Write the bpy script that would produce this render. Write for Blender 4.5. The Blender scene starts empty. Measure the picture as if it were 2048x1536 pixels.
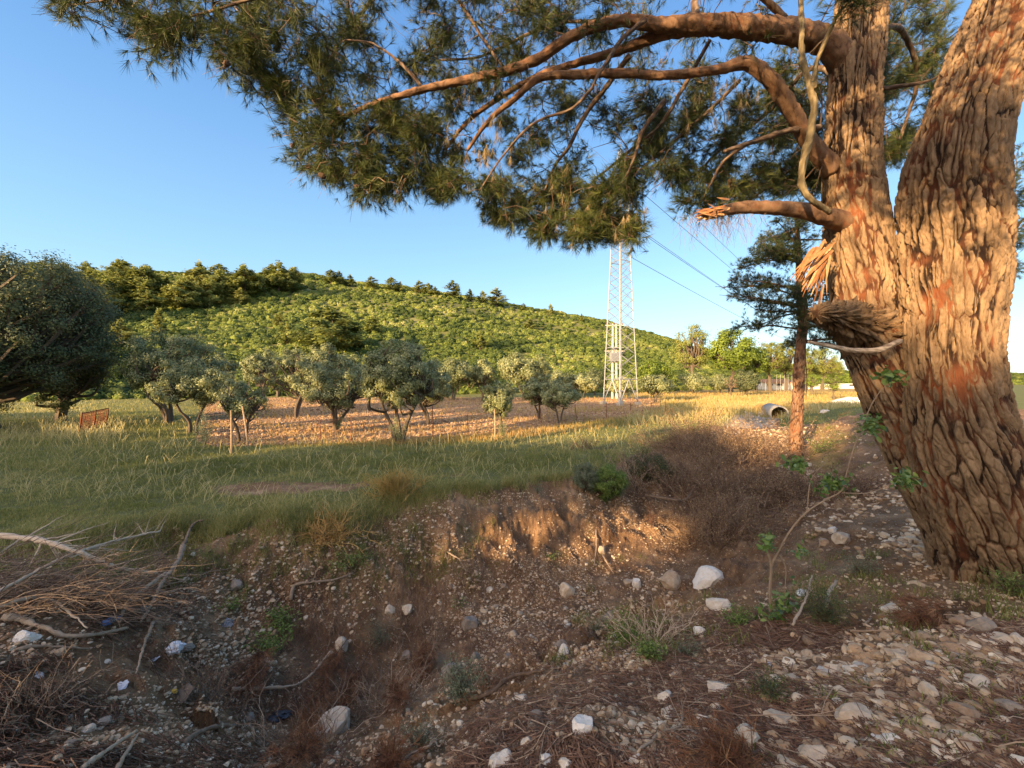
import bpy, math, random
import numpy as np
from mathutils import Vector, kdtree

# ------------------------------------------------------------------ camera, sky, sun
scene = bpy.context.scene
COL = scene.collection
F = 800.0            # focal length in pixels of the 2048 x 1536 photograph
HZ = 755.0           # row of the horizon
CAMZ = 2.8           # eye height above the flat orchard (z = 0)

cam_data = bpy.data.cameras.new("camera")
cam = bpy.data.objects.new("camera", cam_data)
COL.objects.link(cam)
cam.location = (0, 0, CAMZ)
cam.rotation_euler = (math.radians(90), 0, 0)
cam_data.sensor_width = 36
cam_data.lens = 36 * F / 2048
cam_data.shift_y = -(768 - HZ) / 2048
cam_data.clip_start = 0.05
cam_data.clip_end = 6000
scene.camera = cam

SUN_EL, SUN_AZ = 12.5, 222.0      # azimuth clockwise from +Y: the sun is behind the camera, to the left
sa, se = math.radians(SUN_AZ), math.radians(SUN_EL)
SUN_DIR = np.array([math.sin(sa) * math.cos(se), math.cos(sa) * math.cos(se), math.sin(se)])

world = bpy.data.worlds.new("World")
scene.world = world
world.use_nodes = True
wn = world.node_tree
sky = wn.nodes.new('ShaderNodeTexSky')
sky.sky_type = 'NISHITA'
sky.sun_disc = False
sky.sun_elevation = se
sky.sun_rotation = sa
sky.air_density = 1.0
sky.dust_density = 0.3
sky.ozone_density = 2.0
wbg = wn.nodes['Background']
wbg.inputs['Strength'].default_value = 0.15
# the clear sky of the evening: deep blue evened out towards the horizon, warm glow round the low sun
def wmath(op, a, b=None):
    n = wn.nodes.new('ShaderNodeMath'); n.operation = op
    for i, v in enumerate((a, b)):
        if v is None: continue
        if hasattr(v, 'is_linked'): wn.links.new(v, n.inputs[i])
        else: n.inputs[i].default_value = v
    return n.outputs[0]
wtc = wn.nodes.new('ShaderNodeTexCoord'); wsp = wn.nodes.new('ShaderNodeSeparateXYZ'); wn.links.new(wtc.outputs['Generated'], wsp.inputs[0])
wr = wn.nodes.new('ShaderNodeValToRGB'); we = wr.color_ramp.elements
we[0].position = 0.0; we[0].color = (1.35, 1.95, 2.25, 1); we[1].position = 1.0; we[1].color = (.20, .55, 1.45, 1)
for p_, c_ in ((.25, (.80, 1.50, 2.20, 1)), (.55, (.34, .90, 1.90, 1))):
    e_ = we.new(p_); e_.color = c_
wn.links.new(wsp.outputs[2], wr.inputs[0])
wdot = wn.nodes.new('ShaderNodeVectorMath'); wdot.operation = 'DOT_PRODUCT'; wn.links.new(wtc.outputs['Generated'], wdot.inputs[0]); wdot.inputs[1].default_value = tuple(SUN_DIR)
wg = wn.nodes.new('ShaderNodeValToRGB'); ge = wg.color_ramp.elements
ge[0].position = .25; ge[0].color = (0, 0, 0, 1); ge[1].position = 1.0; ge[1].color = (1, 1, 1, 1)
ge2 = ge.new(.7); ge2.color = (.25, .25, .25, 1)
wn.links.new(wdot.outputs['Value'], wg.inputs[0])
wm = wn.nodes.new('ShaderNodeMix'); wm.data_type = 'RGBA'; wm.inputs[0].default_value = .75
wn.links.new(sky.outputs[0], wm.inputs[6]); wn.links.new(wr.outputs[0], wm.inputs[7])
wa = wn.nodes.new('ShaderNodeMix'); wa.data_type = 'RGBA'; wa.blend_type = 'ADD'; wa.clamp_result = False; wa.inputs[0].default_value = 1.0
wgc = wn.nodes.new('ShaderNodeMix'); wgc.data_type = 'RGBA'; wgc.blend_type = 'MULTIPLY'; wgc.inputs[0].default_value = 1.0; wn.links.new(wg.outputs[0], wgc.inputs[6]); wgc.inputs[7].default_value = (10.0, 7.2, 4.8, 1)
wn.links.new(wm.outputs[2], wa.inputs[6]); wn.links.new(wgc.outputs[2], wa.inputs[7]); wn.links.new(wa.outputs[2], wbg.inputs['Color'])

sl = bpy.data.lights.new("sun", 'SUN')
sl.energy = 5.0
sl.angle = math.radians(0.6)
sl.color = (1.0, 0.68, 0.36)
so = bpy.data.objects.new("sun", sl)
COL.objects.link(so)
so.rotation_euler = Vector((-SUN_DIR[0], -SUN_DIR[1], -SUN_DIR[2])).to_track_quat('-Z', 'Y').to_euler()

scene.view_settings.view_transform = 'Standard'
scene.view_settings.look = 'None'
scene.view_settings.exposure = 1.6
scene.view_settings.gamma = 1.0

# ------------------------------------------------------------------ numeric helpers
def P(px, py, Y):
    return np.array([(px - 1024) / F * Y, Y, CAMZ - (py - HZ) / F * Y])

def _h(ix, iy, iz, s=0):
    n = (ix.astype(np.int64) * 374761393 + iy.astype(np.int64) * 668265263 +
         iz.astype(np.int64) * 2147483647 + s * 974634777) & 0xFFFFFFFF
    n = ((n ^ (n >> 13)) * 1274126177) & 0xFFFFFFFF
    n = ((n ^ (n >> 16)) * 2246822519) & 0xFFFFFFFF
    return ((n ^ (n >> 15)) & 0xFFFFFF) / float(0xFFFFFF)

def vnoise(p, s=0):
    p = np.asarray(p, float)
    i = np.floor(p); f = p - i; i = i.astype(np.int64)
    u = f * f * (3 - 2 * f)
    r = 0
    for a in (0, 1):
        for b in (0, 1):
            for c in (0, 1):
                w = (u[:, 0] if a else 1 - u[:, 0]) * (u[:, 1] if b else 1 - u[:, 1]) * (u[:, 2] if c else 1 - u[:, 2])
                r = r + w * _h(i[:, 0] + a, i[:, 1] + b, i[:, 2] + c, s)
    return r

def fbm(p, o=4, s=0):
    p = np.asarray(p, float); r = 0; a = .5; t = 0
    for k in range(o):
        r = r + a * vnoise(p, s + k); t += a; a *= .5; p = p * 2.03 + 11.3
    return r / t

def worley(p, s=0):
    p = np.asarray(p, float)
    i = np.floor(p).astype(np.int64)
    D = []
    for a in (-1, 0, 1):
        for b in (-1, 0, 1):
            for c in (-1, 0, 1):
                x, y, z = i[:, 0] + a, i[:, 1] + b, i[:, 2] + c
                dx = x + _h(x, y, z, s) - p[:, 0]
                dy = y + _h(x, y, z, s + 7) - p[:, 1]
                dz = z + _h(x, y, z, s + 13) - p[:, 2]
                D.append(dx * dx + dy * dy + dz * dz)
    D = np.array(D); cid = D.argmin(0); D = np.sqrt(np.partition(D, 1, axis=0)[:2])
    c = i + np.stack([cid // 9 - 1, cid // 3 % 3 - 1, cid % 3 - 1], -1)
    worley.cell = _h(c[:, 0], c[:, 1], c[:, 2], s + 31)
    return D[0], D[1]

def sstep(a, b, x):
    t = np.clip((x - a) / (b - a), 0, 1)
    return t * t * (3 - 2 * t)

def unit(v):
    v = np.asarray(v, float)
    return v / np.maximum(np.linalg.norm(v, axis=-1, keepdims=True), 1e-9)

def rdir(r, n):
    return unit(r.normal(size=(n, 3)))

# ------------------------------------------------------------------ mesh helpers
class MB:
    """collects vertices / faces (any polygon size) and links them as ONE mesh object"""
    def __init__(s):
        s.v = []; s.f = []; s.a = []; s.n = 0
    def add(s, V, Fs, tint=None):
        V = np.asarray(V, float).reshape(-1, 3)
        if not isinstance(Fs, (list, tuple)): Fs = [Fs]
        for f in Fs:
            f = np.asarray(f, np.int64)
            if len(f): s.f.append(f + s.n)
        s.v.append(V); s.n += len(V)
        if tint is None: tint = .5
        s.a.append(np.broadcast_to(np.asarray(tint, float), (len(V),)).copy())
        return s
    def mesh(s, name, m, smooth=False):
        me = bpy.data.meshes.new(name)
        V = np.concatenate(s.v)
        me.vertices.add(len(V)); me.vertices.foreach_set('co', V.ravel().astype(np.float32))
        loops = np.concatenate([f.ravel() for f in s.f])
        sizes = np.concatenate([np.full(len(f), f.shape[1]) for f in s.f])
        me.loops.add(len(loops)); me.loops.foreach_set('vertex_index', loops.astype(np.int32))
        me.polygons.add(len(sizes))
        me.polygons.foreach_set('loop_start', np.concatenate([[0], np.cumsum(sizes)[:-1]]).astype(np.int32))
        me.polygons.foreach_set('loop_total', sizes.astype(np.int32))
        me.update(calc_edges=True)
        me.polygons.foreach_set('use_smooth', np.full(len(sizes), bool(smooth)))
        at = me.attributes.new('tint', 'FLOAT', 'POINT')
        at.data.foreach_set('value', np.concatenate(s.a).astype(np.float32))
        me.materials.append(m)
        return me
    def build(s, name, m, parent=None, smooth=False):
        o = bpy.data.objects.new(name, s.mesh(name, m, smooth))
        COL.objects.link(o)
        if parent is not None: o.parent = parent
        return o

def tag(o, label=None, cat=None, group=None, kind=None):
    if label: o['label'] = label
    if cat: o['category'] = cat
    if group: o['group'] = group
    if kind: o['kind'] = kind
    return o

def empty(name, loc=(0, 0, 0), rz=0.0):
    o = bpy.data.objects.new(name, None)
    COL.objects.link(o)
    o.location = tuple(float(c) for c in loc); o.rotation_euler = (0, 0, rz)
    o.empty_display_size = .2
    return o

def copy_tree(o, parent=None, kids=None):
    c = o.copy(); COL.objects.link(c)
    if parent is not None: c.parent = parent
    for ch in [x for x in bpy.data.objects if x.parent == o]:
        copy_tree(ch, c)
    return c

def tube(pts, rad, seg=6, cap=True):
    pts = np.asarray(pts, float); n = len(pts)
    rad = np.broadcast_to(np.asarray(rad, float), (n,))
    T = unit(np.gradient(pts, axis=0))
    a = np.array([0, 0, 1.0]) if abs(T[0][2]) < .9 else np.array([1.0, 0, 0])
    U = np.zeros((n, 3)); u = unit(np.cross(T[0], a)); 
    for i in range(n):
        u = unit(u - T[i] * np.dot(u, T[i])); U[i] = u
    W = np.cross(T, U)
    th = np.arange(seg) * 2 * math.pi / seg
    V = pts[:, None, :] + rad[:, None, None] * (np.cos(th)[None, :, None] * U[:, None, :] + np.sin(th)[None, :, None] * W[:, None, :])
    V = V.reshape(-1, 3)
    i = np.arange(n - 1)[:, None] * seg; j = np.arange(seg)[None, :]; k = (j + 1) % seg
    Q = np.stack([i + j, i + k, i + seg + k, i + seg + j], -1).reshape(-1, 4)
    fs = [Q]
    if cap:
        fs.append(np.arange(seg)[::-1][None, :]); fs.append((np.arange(seg) + (n - 1) * seg)[None, :])
    return V, fs

def smooth_path(pts, step=.08, wob=0, r=None):
    """Catmull-Rom through the rows of pts (any number of columns), resampled"""
    pts = np.asarray(pts, float)
    q = np.vstack([2 * pts[0] - pts[1], pts, 2 * pts[-1] - pts[-2]])
    out = []
    for i in range(1, len(q) - 2):
        L = np.linalg.norm(q[i + 1][:3] - q[i][:3]); m = max(2, int(L / step))
        t = np.linspace(0, 1, m, endpoint=False)[:, None]
        out.append(.5 * ((2 * q[i]) + (-q[i - 1] + q[i + 1]) * t + (2 * q[i - 1] - 5 * q[i] + 4 * q[i + 1] - q[i + 2]) * t ** 2 +
                         (-q[i - 1] + 3 * q[i] - 3 * q[i + 1] + q[i + 2]) * t ** 3))
    out.append(pts[-1:])
    o = np.vstack(out)
    if wob and r is not None:
        o[1:-1, :3] += r.normal(size=(len(o) - 2, 3)) * wob
    return o

def box_vf(c, s, rz=0.0):
    x, y, z = [v / 2 for v in s]
    V = np.array([[-x, -y, -z], [x, -y, -z], [x, y, -z], [-x, y, -z], [-x, -y, z], [x, -y, z], [x, y, z], [-x, y, z]])
    ca, sn = math.cos(rz), math.sin(rz)
    V = V @ np.array([[ca, sn, 0], [-sn, ca, 0], [0, 0, 1]]) + np.asarray(c)
    return V, np.array([[0, 3, 2, 1], [4, 5, 6, 7], [0, 1, 5, 4], [1, 2, 6, 5], [2, 3, 7, 6], [3, 0, 4, 7]])

def leaves(C, N, L, W, r, tri=False):
    """C centres, N normals; one kite (or triangle) per leaf"""
    n = len(C); N = unit(N)
    A = unit(np.cross(N, rdir(r, n))); B = np.cross(N, A)
    L = np.broadcast_to(L, (n,))[:, None]; W = np.broadcast_to(W, (n,))[:, None]
    if tri:
        V = np.stack([C - A * L * .5, C + A * L * .4 + B * W * .5, C + A * L * .4 - B * W * .5], 1)
        return V.reshape(-1, 3), np.arange(3 * n).reshape(-1, 3)
    V = np.stack([C - A * L * .5, C + B * W * .5 - A * L * .08, C + A * L * .5, C - B * W * .5 - A * L * .08], 1)
    return V.reshape(-1, 3), np.arange(4 * n).reshape(-1, 4)

def needles(C, D, L, W, spread, k, r, droop=0.0):
    """k needles at each centre C pointing round the direction D (thin triangles)"""
    n = len(C)
    C = np.repeat(C, k, 0); D = np.repeat(unit(D), k, 0)
    d = unit(D + spread * r.normal(size=D.shape) * .6)
    d[:, 2] -= droop; d = unit(d)
    l = L * r.uniform(.7, 1.15, len(C))[:, None]
    S = unit(np.cross(d, rdir(r, len(C)))) * W * .5
    base = C + D * (r.uniform(-.45, .1, len(C))[:, None]) * L * .8
    V = np.stack([base - S, base + S, base + d * l], 1)
    return V.reshape(-1, 3), np.arange(3 * len(C)).reshape(-1, 3)

def blades(Bp, H, W, lean, r):
    """bent grass blades (5 vertices: quad + tip)"""
    n = len(Bp); az = r.uniform(0, 2 * math.pi, n); fa = r.uniform(0, 2 * math.pi, n)
    H = np.broadcast_to(H, (n,)); W = np.broadcast_to(W, (n,)); lean = np.broadcast_to(lean, (n,))
    d = np.stack([np.cos(az), np.sin(az), np.zeros(n)], 1); s = np.stack([np.cos(fa), np.sin(fa), np.zeros(n)], 1) * W[:, None] * .5
    up = np.array([0, 0, 1.0])
    m = Bp + up * (H * .6)[:, None] + d * (H * lean * .35)[:, None]
    t = Bp + up * (H * (1 - .3 * lean))[:, None] + d * (H * lean)[:, None]
    V = np.stack([Bp - s, Bp + s, m - s * .7, m + s * .7, t], 1).reshape(-1, 3)
    b = np.arange(n)[:, None] * 5
    return V, [b + np.array([[0, 1, 3, 2]]), b + np.array([[2, 3, 4]])]

_ico = {}
def ico(sub):
    if sub not in _ico:
        import bmesh
        bm = bmesh.new(); bmesh.ops.create_icosphere(bm, subdivisions=sub, radius=1)
        V = np.array([v.co[:] for v in bm.verts]); Fs = np.array([[v.index for v in f.verts] for f in bm.faces]); bm.free()
        _ico[sub] = (V, Fs)
    return _ico[sub]

def stone_vf(r, sub=2, cuts=9, rough=.12, flat=.6):
    V, Fs = ico(sub); V = V.copy()
    for _ in range(cuts):
        n = rdir(r, 1)[0]; h = r.uniform(.55, .88)
        V -= np.maximum(0, V @ n - h)[:, None] * n
    V *= (1 + rough * (fbm(V * 1.7 + r.uniform(0, 90), 3) - .5) * 2)[:, None]
    if sub >= 3: V += (fbm(V * 7 + 3.3, 2) - .5)[:, None] * unit(V) * .09
    V *= np.array([1, r.uniform(.65, .95), flat * r.uniform(.75, 1.15)])
    return V, Fs

def rotz(V, a):
    c, s = math.cos(a), math.sin(a)
    return V @ np.array([[c, s, 0], [-s, c, 0], [0, 0, 1]])

def scatter(mb, templates, pos, scl, r, tint=None, tilt=0.0):
    """copies of template meshes merged into mb, vectorised"""
    idx = r.integers(0, len(templates), len(pos))
    scl = np.asarray(scl, float)
    if scl.ndim == 1: scl = np.repeat(scl[:, None], 3, 1)
    for k, T in enumerate(templates):
        V, Fs = T[0], T[1]
        w = np.where(idx == k)[0]
        if not len(w): continue
        a = r.uniform(0, 2 * math.pi, len(w)); c, s = np.cos(a), np.sin(a)
        X = V[None, :, 0] * scl[w, 0:1]; Y = V[None, :, 1] * scl[w, 1:2]; Z = V[None, :, 2] * scl[w, 2:3]
        if tilt:
            ta = r.normal(size=len(w)) * tilt; ct, st = np.cos(ta)[:, None], np.sin(ta)[:, None]
            X, Z = X * ct - Z * st, X * st + Z * ct
        W = np.stack([X * c[:, None] - Y * s[:, None], X * s[:, None] + Y * c[:, None], Z], -1) + pos[w][:, None, :]
        off = np.arange(len(w))[:, None, None] * len(V)
        fl = [(f[None] + off).reshape(-1, f.shape[1]) for f in (Fs if isinstance(Fs, list) else [Fs])]
        t = .5 if tint is None else np.repeat(tint[w], len(V))
        if len(T) > 2: t = np.clip(t + np.tile(T[2], len(w)), 0, 1)
        mb.add(W.reshape(-1, 3), fl, t)

# ------------------------------------------------------------------ materials
def ramp(nt, fac, cols):
    rp = nt.nodes.new('ShaderNodeValToRGB')
    el = rp.color_ramp.elements
    el[0].position = cols[0][0]; el[0].color = (*cols[0][1], 1)
    el[1].position = cols[-1][0]; el[1].color = (*cols[-1][1], 1)
    for p, c in cols[1:-1]:
        e = el.new(p); e.color = (*c, 1)
    nt.links.new(fac, rp.inputs[0])
    return rp.outputs[0]

def nmath(nt, op, a, b=None, c=None, clamp=False):
    n = nt.nodes.new('ShaderNodeMath'); n.operation = op; n.use_clamp = clamp
    for i, v in enumerate((a, b, c)):
        if v is None: continue
        if hasattr(v, 'is_linked'): nt.links.new(v, n.inputs[i])
        else: n.inputs[i].default_value = v
    return n.outputs[0]

def nnoise(nt, scale, detail=4, rough=.6, vec=None, dist=0):
    n = nt.nodes.new('ShaderNodeTexNoise'); n.inputs['Scale'].default_value = scale
    n.inputs['Detail'].default_value = detail; n.inputs['Roughness'].default_value = rough
    n.inputs['Distortion'].default_value = dist
    if vec is not None: nt.links.new(vec, n.inputs['Vector'])
    return n.outputs['Fac']

def nattr(nt, name):
    n = nt.nodes.new('ShaderNodeAttribute'); n.attribute_name = name
    return n.outputs['Fac']

def nmix(nt, fac, a, b, mode='MIX'):
    n = nt.nodes.new('ShaderNodeMix'); n.data_type = 'RGBA'; n.blend_type = mode
    for sock, v in ((n.inputs[0], fac), (n.inputs[6], a), (n.inputs[7], b)):
        if hasattr(v, 'is_linked'): nt.links.new(v, sock)
        elif isinstance(v, (tuple, list)): sock.default_value = (*v, 1)
        else: sock.default_value = v
    return n.outputs[2]

def geo_pos(nt):
    return nt.nodes.new('ShaderNodeNewGeometry').outputs['Position']

def mk(name, cols, tint=1.0, noise=0.0, nscale=8, objvar=0.0, rough=.85, bump=0.0, bscale=40, transl=0.0, metal=0.0, spec=.3, world=False):
    m = bpy.data.materials.new(name); m.use_nodes = True
    nt = m.node_tree; bs = nt.nodes['Principled BSDF']; out = nt.nodes['Material Output']
    if world: vec = geo_pos(nt)
    else:
        vec = nt.nodes.new('ShaderNodeTexCoord').outputs['Object']
    fac = nmath(nt, 'MULTIPLY_ADD', nattr(nt, 'tint'), tint, .5 - .5 * tint)
    if noise:
        fac = nmath(nt, 'ADD', fac, nmath(nt, 'MULTIPLY', nmath(nt, 'SUBTRACT', nnoise(nt, nscale, vec=vec), .5), noise))
    if objvar:
        rn = nt.nodes.new('ShaderNodeObjectInfo').outputs['Random']
        fac = nmath(nt, 'ADD', fac, nmath(nt, 'MULTIPLY', nmath(nt, 'SUBTRACT', rn, .5), objvar))
    fac = nmath(nt, 'ADD', fac, 0.0, clamp=True)
    col = ramp(nt, fac, cols)
    nt.links.new(col, bs.inputs['Base Color'])
    bs.inputs['Roughness'].default_value = rough
    bs.inputs['Metallic'].default_value = metal
    bs.inputs['Specular IOR Level'].default_value = spec
    if bump:
        b = nt.nodes.new('ShaderNodeBump'); b.inputs['Strength'].default_value = 1.0; b.inputs['Distance'].default_value = bump
        nt.links.new(nnoise(nt, bscale, 6, .65, vec=vec), b.inputs['Height']); nt.links.new(b.outputs[0], bs.inputs['Normal'])
    if transl:
        tr = nt.nodes.new('ShaderNodeBsdfTranslucent'); nt.links.new(col, tr.inputs['Color'])
        mx = nt.nodes.new('ShaderNodeMixShader'); mx.inputs[0].default_value = transl
        nt.links.new(bs.outputs[0], mx.inputs[1]); nt.links.new(tr.outputs[0], mx.inputs[2]); nt.links.new(mx.outputs[0], out.inputs['Surface'])
    return m

M = {}
M['pine_needle'] = mk('pine_needles', [(0, (.022, .036, .010)), (.5, (.055, .078, .018)), (1, (.17, .18, .045))], noise=.45, nscale=1.2, transl=.22, rough=.5, spec=.4)
M['dry_needle'] = mk('dry_pine_needles', [(0, (.12, .05, .026)), (.5, (.26, .12, .06)), (1, (.42, .24, .12))], noise=.3, nscale=3, transl=.15)
M['twig'] = mk('twig_bark', [(0, (.05, .03, .02)), (.5, (.11, .07, .045)), (1, (.26, .19, .13))], noise=.4, nscale=6)
M['brush'] = mk('dry_brush_twigs', [(0, (.07, .04, .025)), (.5, (.16, .095, .06)), (1, (.33, .23, .145))], noise=.4, nscale=6)
M['clod'] = mk('ploughed_clods', [(0, (.17, .09, .045)), (.5, (.36, .22, .115)), (1, (.58, .44, .28))], noise=.5, nscale=1.5, world=True)
M['deadwood'] = mk('weathered_dead_wood', [(0, (.12, .075, .045)), (.5, (.30, .215, .14)), (1, (.58, .45, .31))], noise=.8, nscale=22, bump=.003, bscale=90, objvar=.3)
M['cone'] = mk('pine_cone', [(0, (.03, .02, .012)), (1, (.12, .07, .04))], noise=.3)
M['olive_leaf'] = mk('olive_leaves', [(0, (.10, .125, .045)), (.5, (.23, .255, .105)), (1, (.50, .50, .25))], noise=.35, nscale=.9, objvar=.3, transl=.3, rough=.5, spec=.4)
M['olive_bark'] = mk('olive_bark', [(0, (.05, .038, .026)), (1, (.17, .13, .09))], noise=.6, nscale=9, bump=.01, bscale=25)
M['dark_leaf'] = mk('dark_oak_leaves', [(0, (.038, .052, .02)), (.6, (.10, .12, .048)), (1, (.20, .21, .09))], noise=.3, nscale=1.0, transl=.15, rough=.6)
M['hill_pine'] = mk('hill_pine_needles', [(0, (.09, .115, .02)), (.5, (.20, .225, .045)), (1, (.34, .34, .09))], objvar=.5, noise=.2, nscale=.8, transl=.3)
M['broad_leaf'] = mk('fresh_green_leaves', [(0, (.07, .11, .015)), (.5, (.16, .22, .03)), (1, (.30, .36, .06))], objvar=.25, noise=.2, nscale=1, transl=.3)
M['maquis'] = mk('maquis_shrub_leaves', [(0, (.025, .045, .008)), (.3, (.07, .10, .015)), (.6, (.13, .165, .026)), (.85, (.21, .225, .05)), (1, (.30, .28, .13))], noise=.3, nscale=.05, transl=.1, world=True)
M['grass'] = mk('grass_blades', [(0, (.11, .13, .03)), (.4, (.24, .25, .065)), (.75, (.42, .37, .13)), (1, (.58, .49, .24))], noise=.45, nscale=.5, transl=.4, world=True, rough=.7)
M['gold_grass'] = mk('dry_golden_grass', [(0, (.25, .21, .06)), (.5, (.46, .33, .10)), (1, (.60, .38, .15))], noise=.5, nscale=.4, transl=.35, world=True)
M['weed'] = mk('weed_leaves', [(0, (.08, .12, .025)), (.5, (.17, .25, .055)), (1, (.32, .38, .12))], noise=.3, nscale=5, transl=.3, objvar=.2)
M['grey_weed'] = mk('grey_green_weed_leaves', [(0, (.09, .11, .06)), (1, (.26, .29, .17))], noise=.3, nscale=5, transl=.25)
M['oak_sapling'] = mk('glossy_sapling_leaves', [(0, (.05, .10, .018)), (.5, (.12, .20, .035)), (1, (.24, .32, .08))], noise=.2, nscale=9, transl=.25, rough=.35, spec=.5)
M['dry_leaf'] = mk('dry_brown_leaves', [(0, (.12, .06, .035)), (.5, (.30, .19, .10)), (1, (.50, .36, .20))], noise=.3, nscale=4, transl=.2)
M['stone'] = mk('limestone', [(0, (.22, .13, .075)), (.4, (.42, .31, .20)), (.75, (.60, .50, .37)), (1, (.76, .70, .60))], noise=1.0, nscale=13, bump=.009, bscale=38, objvar=.25)
M['grey_stone'] = mk('grey_fieldstone', [(0, (.16, .12, .085)), (1, (.38, .32, .25))], noise=.7, nscale=14, bump=.006, bscale=40, objvar=.2)
M['pebble'] = mk('rubble_stones', [(0, (.20, .115, .058)), (.45, (.43, .29, .165)), (1, (.76, .64, .46))], noise=.45, nscale=30, world=True, bump=.003, bscale=60)
M['concrete'] = mk('pale_concrete', [(0, (.30, .26, .20)), (1, (.52, .47, .38))], noise=.6, nscale=3, bump=.006, bscale=18)
M['galv'] = mk('galvanised_steel', [(0, (.22, .23, .24)), (1, (.36, .36, .35))], noise=.3, nscale=2, rough=.45, metal=.35, spec=.5)
M['rust'] = mk('rusty_steel', [(0, (.07, .025, .012)), (.6, (.22, .07, .03)), (1, (.34, .14, .06))], noise=.7, nscale=12, rough=.85)
M['wire'] = mk('aluminium_wire', [(0, (.10, .10, .11)), (1, (.18, .18, .18))], rough=.5)
M['insul'] = mk('brown_glazed_insulator', [(0, (.07, .03, .02)), (1, (.12, .05, .03))], rough=.2, spec=.6)
M['whitewash'] = mk('whitewashed_wall', [(0, (.62, .57, .46)), (1, (.80, .76, .64))], noise=.5, nscale=1.2)
M['tile'] = mk('clay_roof', [(0, (.40, .20, .10)), (1, (.58, .34, .19))], noise=.6, nscale=3)
M['darkgap'] = mk('dark_window', [(0, (.03, .03, .03)), (1, (.05, .05, .05))], rough=.4)
M['plastic'] = mk('white_plastic', [(0, (.70, .72, .74)), (1, (.85, .86, .88))], rough=.4, spec=.5, transl=.2, noise=.2)
M['bluecap'] = mk('blue_plastic', [(0, (.10, .22, .55)), (1, (.16, .30, .65))], rough=.4)
M['blackplastic'] = mk('black_plastic', [(0, (.02, .022, .028)), (1, (.04, .045, .055))], rough=.35, spec=.5)
M['redplastic'] = mk('faded_red_plastic', [(0, (.5, .07, .04)), (1, (.6, .12, .06))], rough=.5)
M['torn'] = mk('torn_inner_bark', [(0, (.16, .06, .025)), (.5, (.38, .18, .075)), (1, (.58, .38, .20))], noise=.8, nscale=25, bump=.006, bscale=60)
M['yellow'] = mk('yellow_scrap', [(0, (.6, .35, .05)), (1, (.7, .45, .1))])

def bottle_mat():
    m = bpy.data.materials.new('clear_bottle_plastic'); m.use_nodes = True
    bs = m.node_tree.nodes['Principled BSDF']
    bs.inputs['Base Color'].default_value = (.8, .86, .92, 1); bs.inputs['Roughness'].default_value = .12
    bs.inputs['Transmission Weight'].default_value = .75; bs.inputs['IOR'].default_value = 1.3
    return m
M['bottle'] = bottle_mat()
M['bare_stem'] = mk('bare_grey_stem', [(0, (.09, .065, .03)), (1, (.30, .235, .13))], noise=1.1, nscale=14, bump=.004, bscale=70)

def bark_mat(name, plate0, plate1, fis0, fis1, red=.5, bsc=30, bump=.012):
    m = bpy.data.materials.new(name); m.use_nodes = True
    nt = m.node_tree; bs = nt.nodes['Principled BSDF']; pos = geo_pos(nt)
    mp = nt.nodes.new('ShaderNodeMapping'); mp.inputs['Scale'].default_value = (1, 1, .35); nt.links.new(pos, mp.inputs[0]); v = mp.outputs[0]
    crack = nmath(nt, 'ADD', nattr(nt, 'tint'), nmath(nt, 'MULTIPLY', nmath(nt, 'SUBTRACT', nnoise(nt, 28, 5, .7, v), .5), .7), clamp=True)
    n1 = nnoise(nt, 9, 5, .7, v)
    plate = ramp(nt, n1, [(.3, plate0), (.7, plate1)])
    fis = ramp(nt, nnoise(nt, 2.2, 3, .6, pos), [(.46, fis0), (.66, fis1)])
    f = nt.nodes.new('ShaderNodeMapRange'); f.inputs[1].default_value = .10; f.inputs[2].default_value = .42; nt.links.new(crack, f.inputs[0])
    c = nmix(nt, f.outputs[0], fis, plate)
    # patches where the outer bark flaked off, showing the orange layer
    w = nt.nodes.new('ShaderNodeMapRange'); w.inputs[1].default_value = .60; w.inputs[2].default_value = .68; w.inputs[4].default_value = red
    nt.links.new(nnoise(nt, 3.1, 6, .75, v, 1.5), w.inputs[0])
    c = nmix(nt, w.outputs[0], c, fis1)
    nt.links.new(c, bs.inputs['Base Color']); bs.inputs['Roughness'].default_value = .9; bs.inputs['Specular IOR Level'].default_value = .2
    b = nt.nodes.new('ShaderNodeBump'); b.inputs['Distance'].default_value = bump
    h = nmath(nt, 'ADD', nnoise(nt, bsc, 8, .7, v), nmath(nt, 'MULTIPLY', n1, 1.0))
    nt.links.new(h, b.inputs['Height']); nt.links.new(b.outputs[0], bs.inputs['Normal'])
    return m
M['bark'] = bark_mat('old_pine_bark', (.135, .085, .048), (.38, .255, .145), (.024, .013, .008), (.20, .07, .03), red=.28, bump=.02, bsc=55)
M['branch_bark'] = bark_mat('orange_branch_bark', (.11, .06, .035), (.26, .155, .09), (.05, .024, .016), (.30, .11, .045), bump=.006, bsc=45)

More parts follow.
